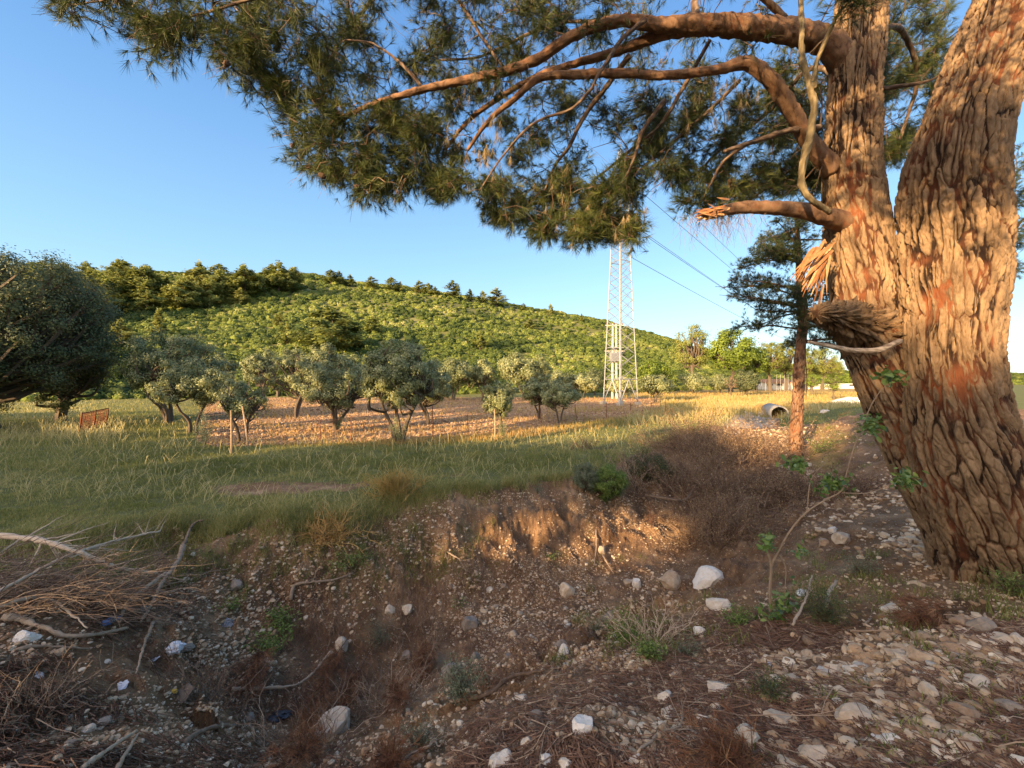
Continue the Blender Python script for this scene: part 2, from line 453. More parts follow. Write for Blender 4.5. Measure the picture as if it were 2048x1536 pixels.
def ground_mat():
    m = bpy.data.materials.new('ground_earth'); m.use_nodes = True
    nt = m.node_tree; bs = nt.nodes['Principled BSDF']; pos = geo_pos(nt)
    soil = ramp(nt, nnoise(nt, 1.6, 8, .7, pos), [(.3, (.125, .07, .034)), (.52, (.265, .16, .084)), (.72, (.44, .30, .17))])
    # small stones in the soil
    vo = nt.nodes.new('ShaderNodeTexVoronoi'); vo.inputs['Scale'].default_value = 34; nt.links.new(pos, vo.inputs['Vector'])
    sm = nt.nodes.new('ShaderNodeMapRange'); sm.inputs[1].default_value = .32; sm.inputs[2].default_value = .22; nt.links.new(vo.outputs['Distance'], sm.inputs[0])
    sel = nt.nodes.new('ShaderNodeSeparateColor'); nt.links.new(vo.outputs['Color'], sel.inputs[0])
    pick = nmath(nt, 'GREATER_THAN', sel.outputs[0], .80)
    peb = nmath(nt, 'MULTIPLY', sm.outputs[0], pick)
    soil = nmix(nt, peb, soil, (.55, .44, .33))
    grass = ramp(nt, nnoise(nt, 1.1, 6, .7, pos), [(.3, (.11, .12, .04)), (.6, (.19, .19, .065)), (.8, (.30, .25, .12))])
    field = ramp(nt, nnoise(nt, 2.5, 8, .8, pos), [(.3, (.22, .115, .05)), (.5, (.42, .25, .12)), (.7, (.60, .41, .23))])
    gold = ramp(nt, nnoise(nt, .7, 6, .7, pos), [(.3, (.22, .21, .05)), (.5, (.42, .29, .10)), (.7, (.50, .27, .12))])
    pale = ramp(nt, nnoise(nt, 6, 6, .75, pos), [(.35, (.20, .14, .09)), (.65, (.55, .47, .37))])
    edge = nmath(nt, 'MULTIPLY', nmath(nt, 'SUBTRACT', nnoise(nt, 2.2, 6, .7, pos), .5), .9)
    def msk(n):
        f = nt.nodes.new('ShaderNodeMapRange'); f.inputs[1].default_value = .38; f.inputs[2].default_value = .62
        a = nattr(nt, n); nt.links.new(nmath(nt, 'ADD', a, nmath(nt, 'MULTIPLY', edge, nmath(nt, 'GREATER_THAN', a, .02))), f.inputs[0]); return f.outputs[0]
    c = nmix(nt, msk('grass'), soil, grass)
    c = nmix(nt, msk('field'), c, field)
    c = nmix(nt, msk('gold'), c, gold)
    c = nmix(nt, msk('pale'), c, pale)
    nt.links.new(c, bs.inputs['Base Color']); bs.inputs['Roughness'].default_value = .95; bs.inputs['Specular IOR Level'].default_value = .15
    b = nt.nodes.new('ShaderNodeBump'); b.inputs['Distance'].default_value = .05
    h = nmath(nt, 'ADD', nnoise(nt, 14, 8, .75, pos), nmath(nt, 'MULTIPLY', peb, .35))
    nt.links.new(h, b.inputs['Height']); nt.links.new(b.outputs[0], bs.inputs['Normal'])
    return m
M['ground'] = ground_mat()
M['hill'] = mk('hill_earth', [(0, (.07, .075, .02)), (.5, (.14, .14, .035)), (1, (.28, .25, .12))], noise=1.2, nscale=.12, world=True, tint=0.001)

# ------------------------------------------------------------------ terrain height
CTRL = []   # X, Y, drop below the eye
def cp(px, py, d):
    Y = d * F / (py - HZ); CTRL.append(((px - 1024) / F * Y, Y, d))
LIP = [(-300, 1100, 2.4), (0, 1085, 2.4), (200, 1070, 2.45), (350, 1052, 2.5), (560, 1045, 2.5), (700, 1035, 2.5), (800, 1005, 2.5),
       (950, 985, 2.5), (1150, 950, 2.5), (1250, 915, 2.5), (1350, 872, 2.45), (1430, 850, 2.4)]
for a in LIP: cp(*a)
for a in [(-8, 9, 2.6), (-13, 8, 2.55), (-4, 10, 2.63), (0, 12, 2.65), (3, 14.5, 2.65), (7, 21, 2.65), (11, 25, 2.6), (-20, 15, 2.7), (-10, 15, 2.75), (0, 18, 2.8),
          (10, 32, 2.75), (-25, 30, 2.8), (-10, 30, 2.8), (0, 32, 2.8), (20, 45, 2.7), (5, 45, 2.8), (-20, 45, 2.8), (-18, 7, 2.3), (-12, 4, 2.1), (-12, 0, 1.9),
          (-1.7, 8.3, 2.53), (-5, 7.6, 2.53), (2, 11, 2.53)]: CTRL.append(a)
for a in [(350, 1100, 2.85), (560, 1100, 2.85), (700, 1100, 2.9), (900, 1060, 2.9), (1150, 1020, 2.95), (1300, 980, 3.0), (1420, 920, 2.9),
          (350, 1230, 2.95), (560, 1300, 3.6), (700, 1290, 3.75), (850, 1230, 3.75), (1000, 1190, 3.7), (1150, 1160, 3.65), (1300, 1130, 3.6), (1400, 1090, 3.5),
          (1500, 1020, 3.4), (1540, 940, 3.2), (1530, 870, 3.05), (1560, 846, 3.1), (1535, 846, 3.05),
          (500, 1440, 3.6), (700, 1420, 3.8), (850, 1330, 3.8), (1000, 1260, 3.75), (1200, 1200, 3.65), (1350, 1180, 3.4), (1450, 1120, 3.2), (1600, 1050, 2.9),
          (850, 1440, 2.9), (800, 1536, 2.6), (1000, 1380, 2.7), (1150, 1290, 2.8), (1300, 1240, 2.8), (1500, 1230, 2.5), (1650, 1150, 2.4), (1750, 1050, 2.35),
          (1750, 960, 2.3), (1850, 1210, 2.1), (1900, 1205, 2.1), (2000, 1200, 1.95), (2048, 1350, 1.7), (1700, 1400, 1.85), (1300, 1450, 1.9), (1100, 1500, 1.9),
          (0, 1500, 2.0), (300, 1500, 2.4), (500, 1536, 2.9), (650, 1500, 3.3), (150, 1350, 2.5), (350, 1350, 2.9), (0, 1250, 2.3), (150, 1180, 2.4), (-300, 1300, 2.0),
          (1590, 915, 2.5), (1660, 880, 2.05), (1660, 930, 2.35), (1670, 850, 1.8), (1800, 850, 1.65), (1700, 815, 1.6), (1625, 820, 2.1), (1500, 822, 2.3), (1450, 830, 2.4),
          (1560, 812, 2.2), (1480, 800, 2.5), (2048, 900, 1.5)]: cp(*a)
for a in [(0, 0, 1.6), (.5, 1.0, 1.65), (-1.5, .5, 1.7), (2, 0, 1.5), (-1, 1.6, 1.95), (-.8, 2.0, 2.3), (0, -5, 1.4), (-8, -8, 1.2), (8, -6, 1.3), (4.5, 4.6, 2.1), (5.2, 4.0, 1.95),
          (-15, -20, .4), (0, -25, .6), (-30, -12, .4), (-22, -28, -.6), (20, -30, 1.0), (30, 20, 1.6), (30, 40, 2.2), (25, 0, 1.4), (20, 15, 1.5), (-40, 10, 2.2), (-40, 40, 2.6)]: CTRL.append(a)
CTRL = np.array(CTRL)
_D = np.linalg.norm(CTRL[:, None, :2] - CTRL[None, :, :2], axis=-1)
_m = CTRL[:, 2].mean()
_w = np.linalg.solve(_D - .02 * np.eye(len(CTRL)), CTRL[:, 2] - _m)

lipX = np.array([a[0] for a in LIP] + [1490, 1530, 1600], float); lipY = np.array([a[2] * F / (a[1] - HZ) for a in LIP] + [26, 30, 34], float)
def azpx(X, Y):
    return 1024 + F * X / np.maximum(Y, .5)
CREST_PX = np.array([-900, -300, 0, 150, 300, 420, 500, 620, 700, 800, 900, 1000, 1100, 1200, 1300, 1400, 1500, 1600, 1700, 1900, 2400], float)
CREST_PY = np.array([600, 580, 560, 556, 553, 562, 557, 556, 570, 580, 592, 610, 628, 647, 668, 697, 718, 733, 744, 748, 750], float)
def hill_z(X, Y):
    px = azpx(X, Y)
    e = (HZ - np.interp(px, CREST_PX, CREST_PY)) / F
    Yc = np.interp(px, [-900, 0, 600, 1200, 1500, 1800, 2400], [190, 200, 220, 230, 210, 300, 300])
    Y0 = np.interp(px, [0, 400, 900, 1300, 1600, 1900], [45, 55, 66, 75, 110, 140])
    t = (Y - Y0) / (Yc - Y0)
    n = (fbm(np.stack([X * .03, Y * .03, 0 * X], -1), 3, 5) - .5) * 9 * np.clip(t, 0, 1) * np.clip(1.05 - t, 0, 1) * 2.2
    f = np.where(t < 1, sstep(-.55, 1.12, t) - sstep(-.55, 1.12, 0 * t), 0) / (sstep(-.55, 1.12, np.array(1.0)) - sstep(-.55, 1.12, np.array(0.0)))
    f = np.where(t >= 1, np.maximum(1 - (t - 1) ** 2 * .9, -.1), f)
    return np.where(t > 0, f * (e * Yc + CAMZ) + n, 0) 
def gz(X, Y, detail=True):
    X = np.atleast_1d(np.asarray(X, float)); Y = np.atleast_1d(np.asarray(Y, float))
    out = np.empty(X.shape)
    for s in range(0, len(X), 60000):
        x, y = X[s:s + 60000], Y[s:s + 60000]
        R = np.hypot(x, y)
        d = np.hypot(x[:, None] - CTRL[:, 0], y[:, None] - CTRL[:, 1]) @ _w + _m
        z = CAMZ - d
        k = sstep(32, 52, R)
        z = z * (1 - k) + 0.0 * k
        z = z + np.where(y > 20, np.maximum(hill_z(x, y), -1), 0)
        if detail:
            cut = np.exp(-((CAMZ - z - 3.05) / .38) ** 2) * (R < 16) * (y > 3.5)
            q = np.stack([x, y, 0 * x], -1)
            amp = np.clip(1.5 - R / 30, .15, 1)
            yl = np.interp(azpx(x, y), lipX, lipY)
            wild = np.where((y > 0) & (y > yl + .4), .45, 1.0)
            z = z + amp * wild * ((fbm(q * .9, 3, 1) - .5) * .34 + (fbm(q * 4.5, 3, 2) - .5) * .13)
            z = z + cut * ((fbm(q * 2.6, 4, 14) - .5) * .55 + (fbm(q * 9.5, 3, 15) - .5) * .24)
            nr = R < 14
            if nr.any():
                z[nr] += wild[nr] * (fbm(q[nr] * 19, 2, 3) - .5) * .045
        out[s:s + 60000] = z
    return out

_YS = np.concatenate([1.0 * 1.012 ** np.arange(215), np.arange(13.2, 70, .3)])
_PX = np.arange(-400, 2460, 10.0); _PY = np.arange(765.0, 1702, 3.0)
def _sight():
    """first meeting of each sight line with the ground, tabulated"""
    X = (_PX[:, None] - 1024) / F * _YS[None]; YY = np.broadcast_to(_YS[None], X.shape)
    z = gz(X.ravel(), YY.ravel()).reshape(X.shape); prow = HZ + (CAMZ - z) / YY * F
    up = np.minimum.accumulate(prow, axis=1)         # highest visible row reached by distance Y
    out = np.empty((len(_PX), len(_PY)))
    for i in range(len(_PX)):
        out[i] = np.interp(_PY[::-1], up[i][::-1], _YS[::-1])[::-1]
    return out
_HY = _sight()
def hitY(px, py):
    fx = np.clip((np.asarray(px, float) + 400) / 10, 0, len(_PX) - 1.01); fy = np.clip((np.asarray(py, float) - 765) / 3, 0, len(_PY) - 1.01)
    i = fx.astype(int); j = fy.astype(int); u = fx - i; v = fy - j
    return _HY[i, j] * (1 - u) * (1 - v) + _HY[i + 1, j] * u * (1 - v) + _HY[i, j + 1] * (1 - u) * v + _HY[i + 1, j + 1] * u * v
def hit(px, py, lift=0):
    """where the sight line through a pixel meets the ground"""
    return P(px, py + lift, float(hitY(px, py + lift)))
def ground_at(x, y):
    return float(gz([x], [y])[0])
import time as _t
_T0 = [_t.time()]
def lap(n):
    print('LAP', n, round(_t.time() - _T0[0], 1)); _T0[0] = _t.time()

lap('p1')

# ------------------------------------------------------------------ ground sheet
def masks(X, Y):
    px = azpx(X, Y); Yf = np.maximum(Y, 1.0)
    py28 = HZ + 2.8 * F / Yf; py26 = HZ + 2.57 * F / Yf
    yl = np.interp(px, lipX, lipY)
    R = np.hypot(X, Y)
    grass = sstep(-.35, .5, Y - yl) * (Y > 1) * sstep(1700, 1560, px)
    grass = np.maximum(grass, ((px > 1560) & (Y > 20)) * 1.0)
    grass = np.maximum(grass, (R > 40) * 1.0)
    grass = np.where((Y < 3) & (R > 12), .8, grass)
    low = np.interp(px, [380, 430, 600, 800, 1000, 1200, 1320], [878, 893, 888, 880, 864, 842, 828])
    field = sstep(6, -4, py28 - low) * sstep(375, 430, px + (py28 - 850) * .3) * sstep(1345, 1300, px) * sstep(60, 52, Y) * (Y > 10)
    grass = grass * (1 - field)
    path = np.exp(-(((px - 585) / 175) ** 4 + ((py26 - 979) / 17) ** 2)) * (Y > 5)
    path = np.maximum(path, .6 * np.exp(-(((px - 905) / 60) ** 2 + ((py26 - 958) / 8) ** 2)) * (Y > 5))
    grass = grass * (1 - path)
    gold = sstep(1180, 1330, px + (py28 - 800) * 1.0) * sstep(22, 30, Y) * sstep(1900, 1800, px) * (1 - field)
    strip = sstep(4, 8, py28 - 812) * sstep(15, -20, py28 - low - 18) * sstep(1100, 1200, px) * (Y > 15)
    pale = np.exp(-(((px - 1500) / 60) ** 2 + ((py28 - 845) / 28) ** 2)) * (Y > 9) * (Y < yl + 2)
    pale = np.maximum(pale, .35 * np.exp(-(((X - 9.4) / 1.2) ** 2 + ((Y - 12.5) / 5) ** 2)))
    pale = np.maximum(pale, .55 * np.exp(-(((X - 3.2) / 1.8) ** 2 + ((Y - 2.4) / 1.0) ** 2)))
    g2 = np.exp(-(((px - 1655) / 60) ** 2 + ((Y - 13) / 3.0) ** 2))
    gold = np.maximum(gold, .75 * g2)
    return grass, field, gold, pale, path

def build_ground():
    front = np.linspace(math.radians(-62), math.radians(62), 1000)
    back = np.linspace(math.radians(62), math.radians(298), 170)[1:-1]
    A = np.concatenate([front, back]); nA = len(A)
    R = [.25]
    while R[-1] < 3500:
        R.append(R[-1] * (1.0075 if 1.0 < R[-1] < 16 else 1.02 if R[-1] < 90 else 1.035))
    R = np.array(R); nR = len(R)
    X = (np.sin(A)[None] * R[:, None]).ravel(); Y = (np.cos(A)[None] * R[:, None]).ravel()
    Z = gz(X, Y)
    Z = np.where(np.hypot(X, Y) > 420, np.minimum(Z, 0) - .2, Z)
    V = np.stack([X, Y, Z], -1)
    V = np.vstack([V, [[0, 0, Z[:nA].mean()]]])
    i = np.arange(nR - 1)[:, None] * nA; j = np.arange(nA)[None]; k = (j + 1) % nA
    Q = np.stack([i + j, i + nA + j, i + nA + k, i + k], -1).reshape(-1, 4)
    tri = np.stack([np.arange(nA), (np.arange(nA) + 1) % nA, np.full(nA, len(V) - 1)], -1)
    c = V[Q].mean(1)
    hill = (c[:, 1] > 40) & (hill_z(c[:, 0], c[:, 1]) > .05)
    g = masks(V[:, 0], V[:, 1])
    for nm, q, fs in (('ground', ~hill, [tri]), ('hill', hill, [])):
        mb = MB(); mb.add(V, [Q[q]] + fs, .5)
        me = mb.mesh(nm, M['ground'] if nm == 'ground' else M['hill'], True)
        for an, arr in zip(('grass', 'field', 'gold', 'pale'), g):
            at = me.attributes.new(an, 'FLOAT', 'POINT'); at.data.foreach_set('value', arr.astype(np.float32))
        o = bpy.data.objects.new(nm, me); COL.objects.link(o); tag(o, kind='structure')
        o['label'] = 'brown stony earth, ditch and grassy orchard ground' if nm == 'ground' else 'long low hill rising behind the olive orchard'
        if nm == 'hill':
            import bmesh
            bm = bmesh.new(); bm.from_mesh(me)
            bmesh.ops.delete(bm, geom=[v for v in bm.verts if not v.link_faces], context='VERTS'); bm.to_mesh(me); bm.free()
build_ground()

# ------------------------------------------------------------------ hill: maquis cover (stuff) and single pines
def blob_template(r, nleaf, leaf, core=True, flat=.75):
    V, Fs = ico(2); V = V * (1 + .5 * (fbm(V * 2.1 + r.uniform(0, 50), 3) - .5))[:, None]; 
    keepz = np.array([1, 1, flat])
    mb = MB()
    if core: mb.add(V * keepz * .86, Fs, .25)
    D = rdir(r, nleaf); D[:, 2] = np.abs(D[:, 2]) * 1.1 - .15; D = unit(D)
    C = D * r.uniform(.78, 1.08, nleaf)[:, None] * (1 + .5 * (fbm(D * 2.1 + 9, 3) - .5))[:, None] * keepz
    LV, LF = leaves(C, D + .5 * rdir(r, nleaf), leaf * r.uniform(.7, 1.3, nleaf), leaf * .8, r)
    mb.add(LV, LF, np.repeat(r.uniform(.2, .9, nleaf), 4))
    V = np.concatenate(mb.v); t = np.concatenate(mb.a)
    fl = {}
    for f in mb.f: fl.setdefault(f.shape[1], []).append(f)
    return V, [np.concatenate(x) for x in fl.values()], (t - .5) * .7

def build_maquis():
    r = np.random.default_rng(11)
    T = [blob_template(r, 60, .30) for _ in range(6)]
    n = 36000
    px = r.uniform(-150, 2150, n); Y = np.exp(r.uniform(np.log(45), np.log(300), n))
    X = (px - 1024) / F * Y
    hz = hill_z(X, Y)
    cl = fbm(np.stack([X * .09, Y * .09, 0 * X], -1), 3, 21)
    Yc = np.interp(px, [-900, 0, 600, 1200, 1500, 1800, 2400], [190, 200, 220, 230, 210, 300, 300])
    ok = (hz > .1) & (Y < Yc * 1.12) & (r.uniform(0, 1, n) < np.clip(1.45 - np.abs(Y - 150) / 260 - (cl < .40) * .35, .15, 1))
    X, Y, px, cl = X[ok], Y[ok], px[ok], cl[ok]
    pos = np.stack([X, Y, gz(X, Y, False) + .1], -1)
    s = np.exp(r.uniform(np.log(.42), np.log(1.25), len(X))) * (1 + .35 * (r.uniform(0, 1, len(X)) > .9))
    s3 = np.stack([s * r.uniform(.9, 1.4, len(X)), s * r.uniform(.9, 1.4, len(X)), s * r.uniform(.75, 1.25, len(X))], -1)
    tint = np.clip(.42 + (cl - .5) * 1.4 + r.normal(size=len(X)) * .13, 0, 1)
    mb = MB(); scatter(mb, T, pos, s3, r, tint)
    o = mb.build('maquis_cover', M['maquis']); tag(o, 'dense low evergreen shrubs covering the whole hillside', 'shrubs', kind='stuff')
    return len(X)
lap('ground')
NM = build_maquis()

def pine_mesh(r, h=6.0, w=2.2, n=900, sz=.5, conic=.75):
    """irregular pine crown: whorls of drooping sprays made of leaf-size faces; returns (crown MB, trunk MB)"""
    cr = MB(); tk = MB()
    zs = np.linspace(0, h, 9); tp = np.stack([np.cumsum(r.normal(size=9) * .05), np.cumsum(r.normal(size=9) * .05), zs], -1)
    V, Fs = tube(smooth_path(tp, .6), np.linspace(.16, .03, len(smooth_path(tp, .6))) * h / 6, 6); tk.add(V, Fs, .5)
    z = h * .16; C = []; N = []; tn = []
    while z < h * .98:
        f = z / h; rad = w * ((1 - f) ** conic * 1.05 + .06) * r.uniform(.7, 1.15) * min(1, .5 + f * 2.2)
        for k in range(r.integers(4, 7)):
            a = r.uniform(0, 2 * math.pi); d = np.array([math.cos(a), math.sin(a), r.uniform(.12, .5)])
            L = rad * r.uniform(.6, 1.15); b = np.array([0, 0, z])
            V, Fs = tube(np.array([b, b + d * L * .5, b + d * L * .9]), [.045, .03, .01], 3, False); tk.add(V, Fs, .4)
            m = max(6, int(n * L / (w * 18)))
            t = r.uniform(.25, 1.05, m) ** .7
            q = b + d * (t * L)[:, None] + r.normal(size=(m, 3)) * np.array([.17, .17, .12]) * (L * .45 + .35)
            C.append(q); N.append(unit(q - np.array([0, 0, z - h * .12])) * 1.0 + np.array([0, 0, .5]) + .55 * rdir(r, m)); tn.append(r.uniform(.15, .95, m))
        z += h * r.uniform(.05, .085)
    m = n // 12; q = np.array([0, 0, h]) + r.normal(size=(m, 3)) * np.array([.2, .2, .35]); C.append(q); N.append(rdir(r, m)); tn.append(r.uniform(.3, 1, m))
    C = np.concatenate(C); N = np.concatenate(N); tn = np.concatenate(tn)
    V, Fs = leaves(C, N, sz * r.uniform(.6, 1.3, len(C)), sz * .45, r); cr.add(V, Fs, np.repeat(tn, 4))
    return cr, tk

def thing_from(parts, name, loc, rz=0, s=1.0):
    e = empty(name, loc, rz); e.scale = (s, s, s) if not hasattr(s, '__len__') else tuple(s)
    for nm, me in parts:
        o = bpy.data.objects.new(nm, me); COL.objects.link(o); o.parent = e
    return e

r = np.random.default_rng(5)
PT = []
for k in range(5):
    a, b = pine_mesh(r, 6.0, [2.2, 1.8, 2.8, 2.4, 3.2][k], [1500, 1300, 1900, 1700, 2600][k], .42, [.75, .9, .55, .65, .45][k])
    PT.append([('trunk', b.mesh('pine_trunk', M['olive_bark'])), ('crown', a.mesh('pine_crown', M['hill_pine']))])

def hill_pos(px, py):
    """point of the hill surface seen at a pixel"""
    Y = np.linspace(42, 330, 1200); X = (px - 1024) / F * Y
    z = gz(X, Y, False); ray = CAMZ - (py - HZ) / F * Y
    w = np.where(ray <= z)[0]
    if not len(w):
        w = [int(np.argmax((z - CAMZ) / Y))]
    return np.array([X[w[0]], Y[w[0]], z[w[0]]])

def put_pine(px, pyb, hpx, kind, label, group=None, name='pine_tree'):
    p = hill_pos(px, pyb); h = hpx / F * p[1]
    wd = rr.uniform(1.15, 1.7); e = thing_from(PT[kind], name, p - np.array([0, 0, .3]), rr.uniform(0, 6.28), h / 6.0 * np.array([wd, wd * rr.uniform(.85, 1.15), 1]))
    tag(e, label, 'pine tree', group); return e
rr = np.random.default_rng(8)
# crest pines that stand clear of the ridge line (foot pixel, height in pixels)
for px, h, k in [(590, 26, 2), (662, 22, 1), (678, 30, 0), (700, 26, 3), (742, 26, 0), (783, 22, 1), (800, 24, 2), (838, 24, 0), (857, 26, 1), (870, 18, 3), (905, 28, 2), (940, 24, 2),
                 (965, 24, 3), (993, 32, 0), (1047, 18, 2), (1101, 24, 3), (1163, 16, 2)]:
    cy = float(np.interp(px, CREST_PX, CREST_PY))
    lab = {1047: 'small lone pine on the bare ridge, second from the right end', 1101: 'round lone pine on the ridge left of the pylon', 1163: 'smallest pine low on the ridge beside the pylon',
           993: 'tall pointed pine on the ridge above the orchard middle'}.get(px, 'small dark pine standing against the sky on the hill ridge')
    put_pine(px, cy + 4, h * rr.uniform(.85, 1.25), (2, 4, 3, 2, 0)[k], lab, 'small pines along the hill ridge' if 'standing against' in lab else None)
# dense pine wood on the left part of the hill
for i in range(70):
    t = rr.uniform(0, 1) ** .8; px = 60 + 560 * rr.uniform(0, 1) ** 1.3
    cy = float(np.interp(px, CREST_PX, CREST_PY)); depth = (1 - (px - 60) / 620) * 105 * t
    near = depth / 105
    put_pine(px, cy + 12 + depth, rr.uniform(30, 52) * (1 + .9 * near), int(rr.integers(0, 5)), 'green pine in the %s of the hillside wood, %s' % (('topmost row', 'middle', 'lower edge')[min(2, int(t * 3))], ('at its far left', 'left of its middle', 'right of its middle', 'near its right end')[min(3, int((px - 60) / 140))]), 'pines of the hillside wood')
# single pines lower on the slope
for px, py, h, k, lab in [(660, 708, 85, 4, 'large soft green pine at the foot of the hill behind the olive trees'), (700, 700, 62, 3, 'green pine at the hill foot right of the large one'),
                     (318, 672, 52, 1, 'slim pale pine above the left olive trees'), (480, 612, 34, 2, 'small pine alone on the upper left slope'), (575, 690, 40, 2, 'low pine at the hill foot between the olive crowns'),
                     (960, 700, 36, 2, 'dark low pine halfway up the middle slope'), (1060, 660, 22, 2, 'small pine on the open middle slope'), (560, 655, 30, 3, 'small bushy pine on the left middle slope'),
                     (745, 668, 34, 3, 'yellow green pine on the slope above the dark olive'), (240, 700, 60, 3, 'tall pine low on the far left slope'), (150, 730, 70, 4, 'broad pine half hidden behind the dark oak')]:
    put_pine(px, py, h, k, lab)

# ------------------------------------------------------------------ trees at the right end of the hill
def leafy(r, name, loc, h, w, mat, n=9000, leaf=.12, trunk_h=.25, clumps=60, flat=.8, label=None, cat='tree', group=None, stems=1, open_=.35, bark='olive_bark', shell=.55, lw=.5):
    """broad-leaved tree: forked stems, limbs, crown of many leaf faces in clumps with gaps"""
    e = empty(name, loc); th = h * trunk_h; ch = h - th * .8; cz = th * .8 + ch * .5
    C0 = rdir(r, clumps); rad = r.uniform(shell, 1.0, clumps) ** .7
    C0 = C0 * rad[:, None] * np.array([w * .5, w * .5, ch * .5]) * .88
    C0[:, 2] = np.where(C0[:, 2] < 0, C0[:, 2] * flat, C0[:, 2])
    C0 = C0 + np.array([0, 0, cz])
    tk = MB(); forks = []
    for s in range(stems):
        a = r.uniform(0, 6.28) + s * 2 * math.pi / stems; lean = (.16 + .1 * stems) * (0.3 if stems == 1 else 1)
        top = np.array([math.cos(a) * lean * h * .5, math.sin(a) * lean * h * .5, th + h * .18])
        pp = np.array([[math.cos(a) * .03 * h * (stems > 1), math.sin(a) * .03 * h * (stems > 1), -.25], top * np.array([.25, .25, .3]) + rdir(r, 1)[0] * .05 * h * .3, top * np.array([.7, .7, .7]) + rdir(r, 1)[0] * .03 * h, top])
        q = smooth_path(pp, .12 * h / 3)
        V, Fs = tube(q, np.linspace(.033, .016, len(q)) * h * (1.15 if stems == 1 else .75) * (1 + .12 * r.normal(size=len(q))), 7); tk.add(V, Fs, .5)
        forks.append(q)
    FP = np.concatenate([f[len(f) // 2:] for f in forks])
    for c in C0:
        j = np.argmin(np.linalg.norm(FP - c, axis=1) + .3 * np.abs(FP[:, 2] - th)); b = FP[j]
        mid = b * .5 + c * .5 + rdir(r, 1)[0] * .08 * h
        q = smooth_path(np.array([b, mid, c]), .3)
        V, Fs = tube(q, np.linspace(.013, .004, len(q)) * h, 4, False); tk.add(V, Fs, .45)
    cr = MB(); k = n // clumps
    cs = w / clumps ** .5 * open_ * 1.7
    q = np.repeat(C0, k, 0) + r.normal(size=(k * clumps, 3)) * cs * np.array([.62, .62, .5]) * np.repeat(r.uniform(.7, 1.3, clumps), k)[:, None]
    N = unit(q - np.array([0, 0, cz - h * .1])) * .8 + unit(q - np.repeat(C0, k, 0)) * .8 + .55 * rdir(r, len(q))
    tn = np.clip(r.normal(.45, .2, len(q)) + np.repeat(r.normal(0, .08, clumps), k), 0, 1)
    V, Fs = leaves(q, N, leaf * r.uniform(.7, 1.3, len(q)), leaf * lw, r); cr.add(V, Fs, np.repeat(tn, 4))
    tk.build('trunk', M[bark], e); cr.build('crown', mat, e)
    tag(e, label, cat, group)
    return e
rr = np.random.default_rng(15)
def tree_at(px, pyb, pyt, wpx, Y, mat, label, **k):
    b = P(px, pyb, Y); z = ground_at(b[0], Y); h = (pyb - pyt) / F * Y + max(0, b[2] - z)
    return leafy(rr, k.pop('name', 'leafy_tree'), (b[0], Y, z), h, wpx / F * Y, mat, label=label, **k)
for px, pyb, pyt, w, Y, lab in [(1383, 792, 648, 78, 78, 'round topped pine with bare trunk left of the bright leafy tree'), (1541, 785, 675, 56, 82, 'dark pine right of the broad bright green tree'),
                        (1572, 785, 680, 44, 88, 'pine beyond the thin shaded trunk, left of it'), (1645, 775, 690, 66, 95, 'spreading pine seen between the thin trunk and the big pine'),
                        (1612, 775, 692, 38, 90, 'narrow pine just right of the thin shaded trunk'), (1665, 775, 718, 40, 115, 'small far pine beside the big pine trunk')]:
    tree_at(px, pyb, pyt, w, Y, M['hill_pine'], lab, n=7000, leaf=.36, clumps=60, open_=.42, trunk_h=.22, flat=.7, name='pine_tree', cat='pine tree', lw=.3)
tree_at(1462, 790, 655, 96, 76, M['broad_leaf'], 'broad bright green tree right of the pylon', n=9000, leaf=.45, clumps=90, open_=.5)
tree_at(1510, 790, 690, 52, 80, M['broad_leaf'], 'green tree filling the gap between the broad tree and the dark pine', n=5000, leaf=.42, clumps=50, open_=.5)
tree_at(1311, 770, 716, 72, 66, M['broad_leaf'], 'low bright yellow green tree right of the pylon legs', n=5000, leaf=.32, clumps=60, open_=.55)
tree_at(1492, 777, 737, 54, 62, M['dark_leaf'], 'round dark shrub left of the white building', n=6000, leaf=.22, clumps=70, open_=.5, trunk_h=.05, name='round_shrub')
tree_at(1385, 785, 745, 60, 70, M['olive_leaf'], 'grey olive below the round topped pine', n=5000, leaf=.25, clumps=50, trunk_h=.1, open_=.5, name='olive_tree', cat='olive tree')
tree_at(1440, 785, 748, 50, 72, M['olive_leaf'], 'pale shrub between grey olive and round dark shrub', n=4000, leaf=.25, clumps=40, trunk_h=.05, open_=.5, name='leafy_shrub')
tree_at(1462, 796, 752, 34, 58, M['dry_leaf'], 'thin brownish half bare tree in front of the bright leafy tree', n=500, leaf=.12, clumps=40, trunk_h=.3)
tree_at(1625, 795, 748, 34, 60, M['broad_leaf'], 'young pale tree right of the thin trunk before the white wall', n=1800, leaf=.16, clumps=40, trunk_h=.35)
tree_at(1668, 800, 745, 42, 46, M['broad_leaf'], 'small thin leafy tree in front of the white wall by the big pine', n=1800, leaf=.13, clumps=40, trunk_h=.35)
tree_at(1712, 775, 745, 60, 110, M['broad_leaf'], 'low green trees far behind, right of the small thin tree', n=3000, leaf=.4, clumps=40, trunk_h=.1)
for px, pyb, pyt, w, Y, lab in [(170, 752, 712, 90, 60, 'dark round bush at the hill foot behind the dark oak'), (215, 757, 715, 70, 56, 'bright green bush beside the left lit olive'), (60, 770, 700, 120, 60, 'bush at the hill foot far left'),
                            (555, 770, 700, 60, 58, 'fresh green bush at the hill foot behind the second olive row'), (1140, 772, 742, 60, 66, 'grey bush below the middle of the hill'), (1190, 775, 735, 50, 64, 'bush just left of the pylon at the hill foot')]:
    tree_at(px, pyb, pyt, w, Y, M['broad_leaf'] if 'green' in lab else M['dark_leaf'], lab, n=4500, leaf=.26, clumps=50, trunk_h=.05, open_=.55, name='leafy_bush', cat='bush')

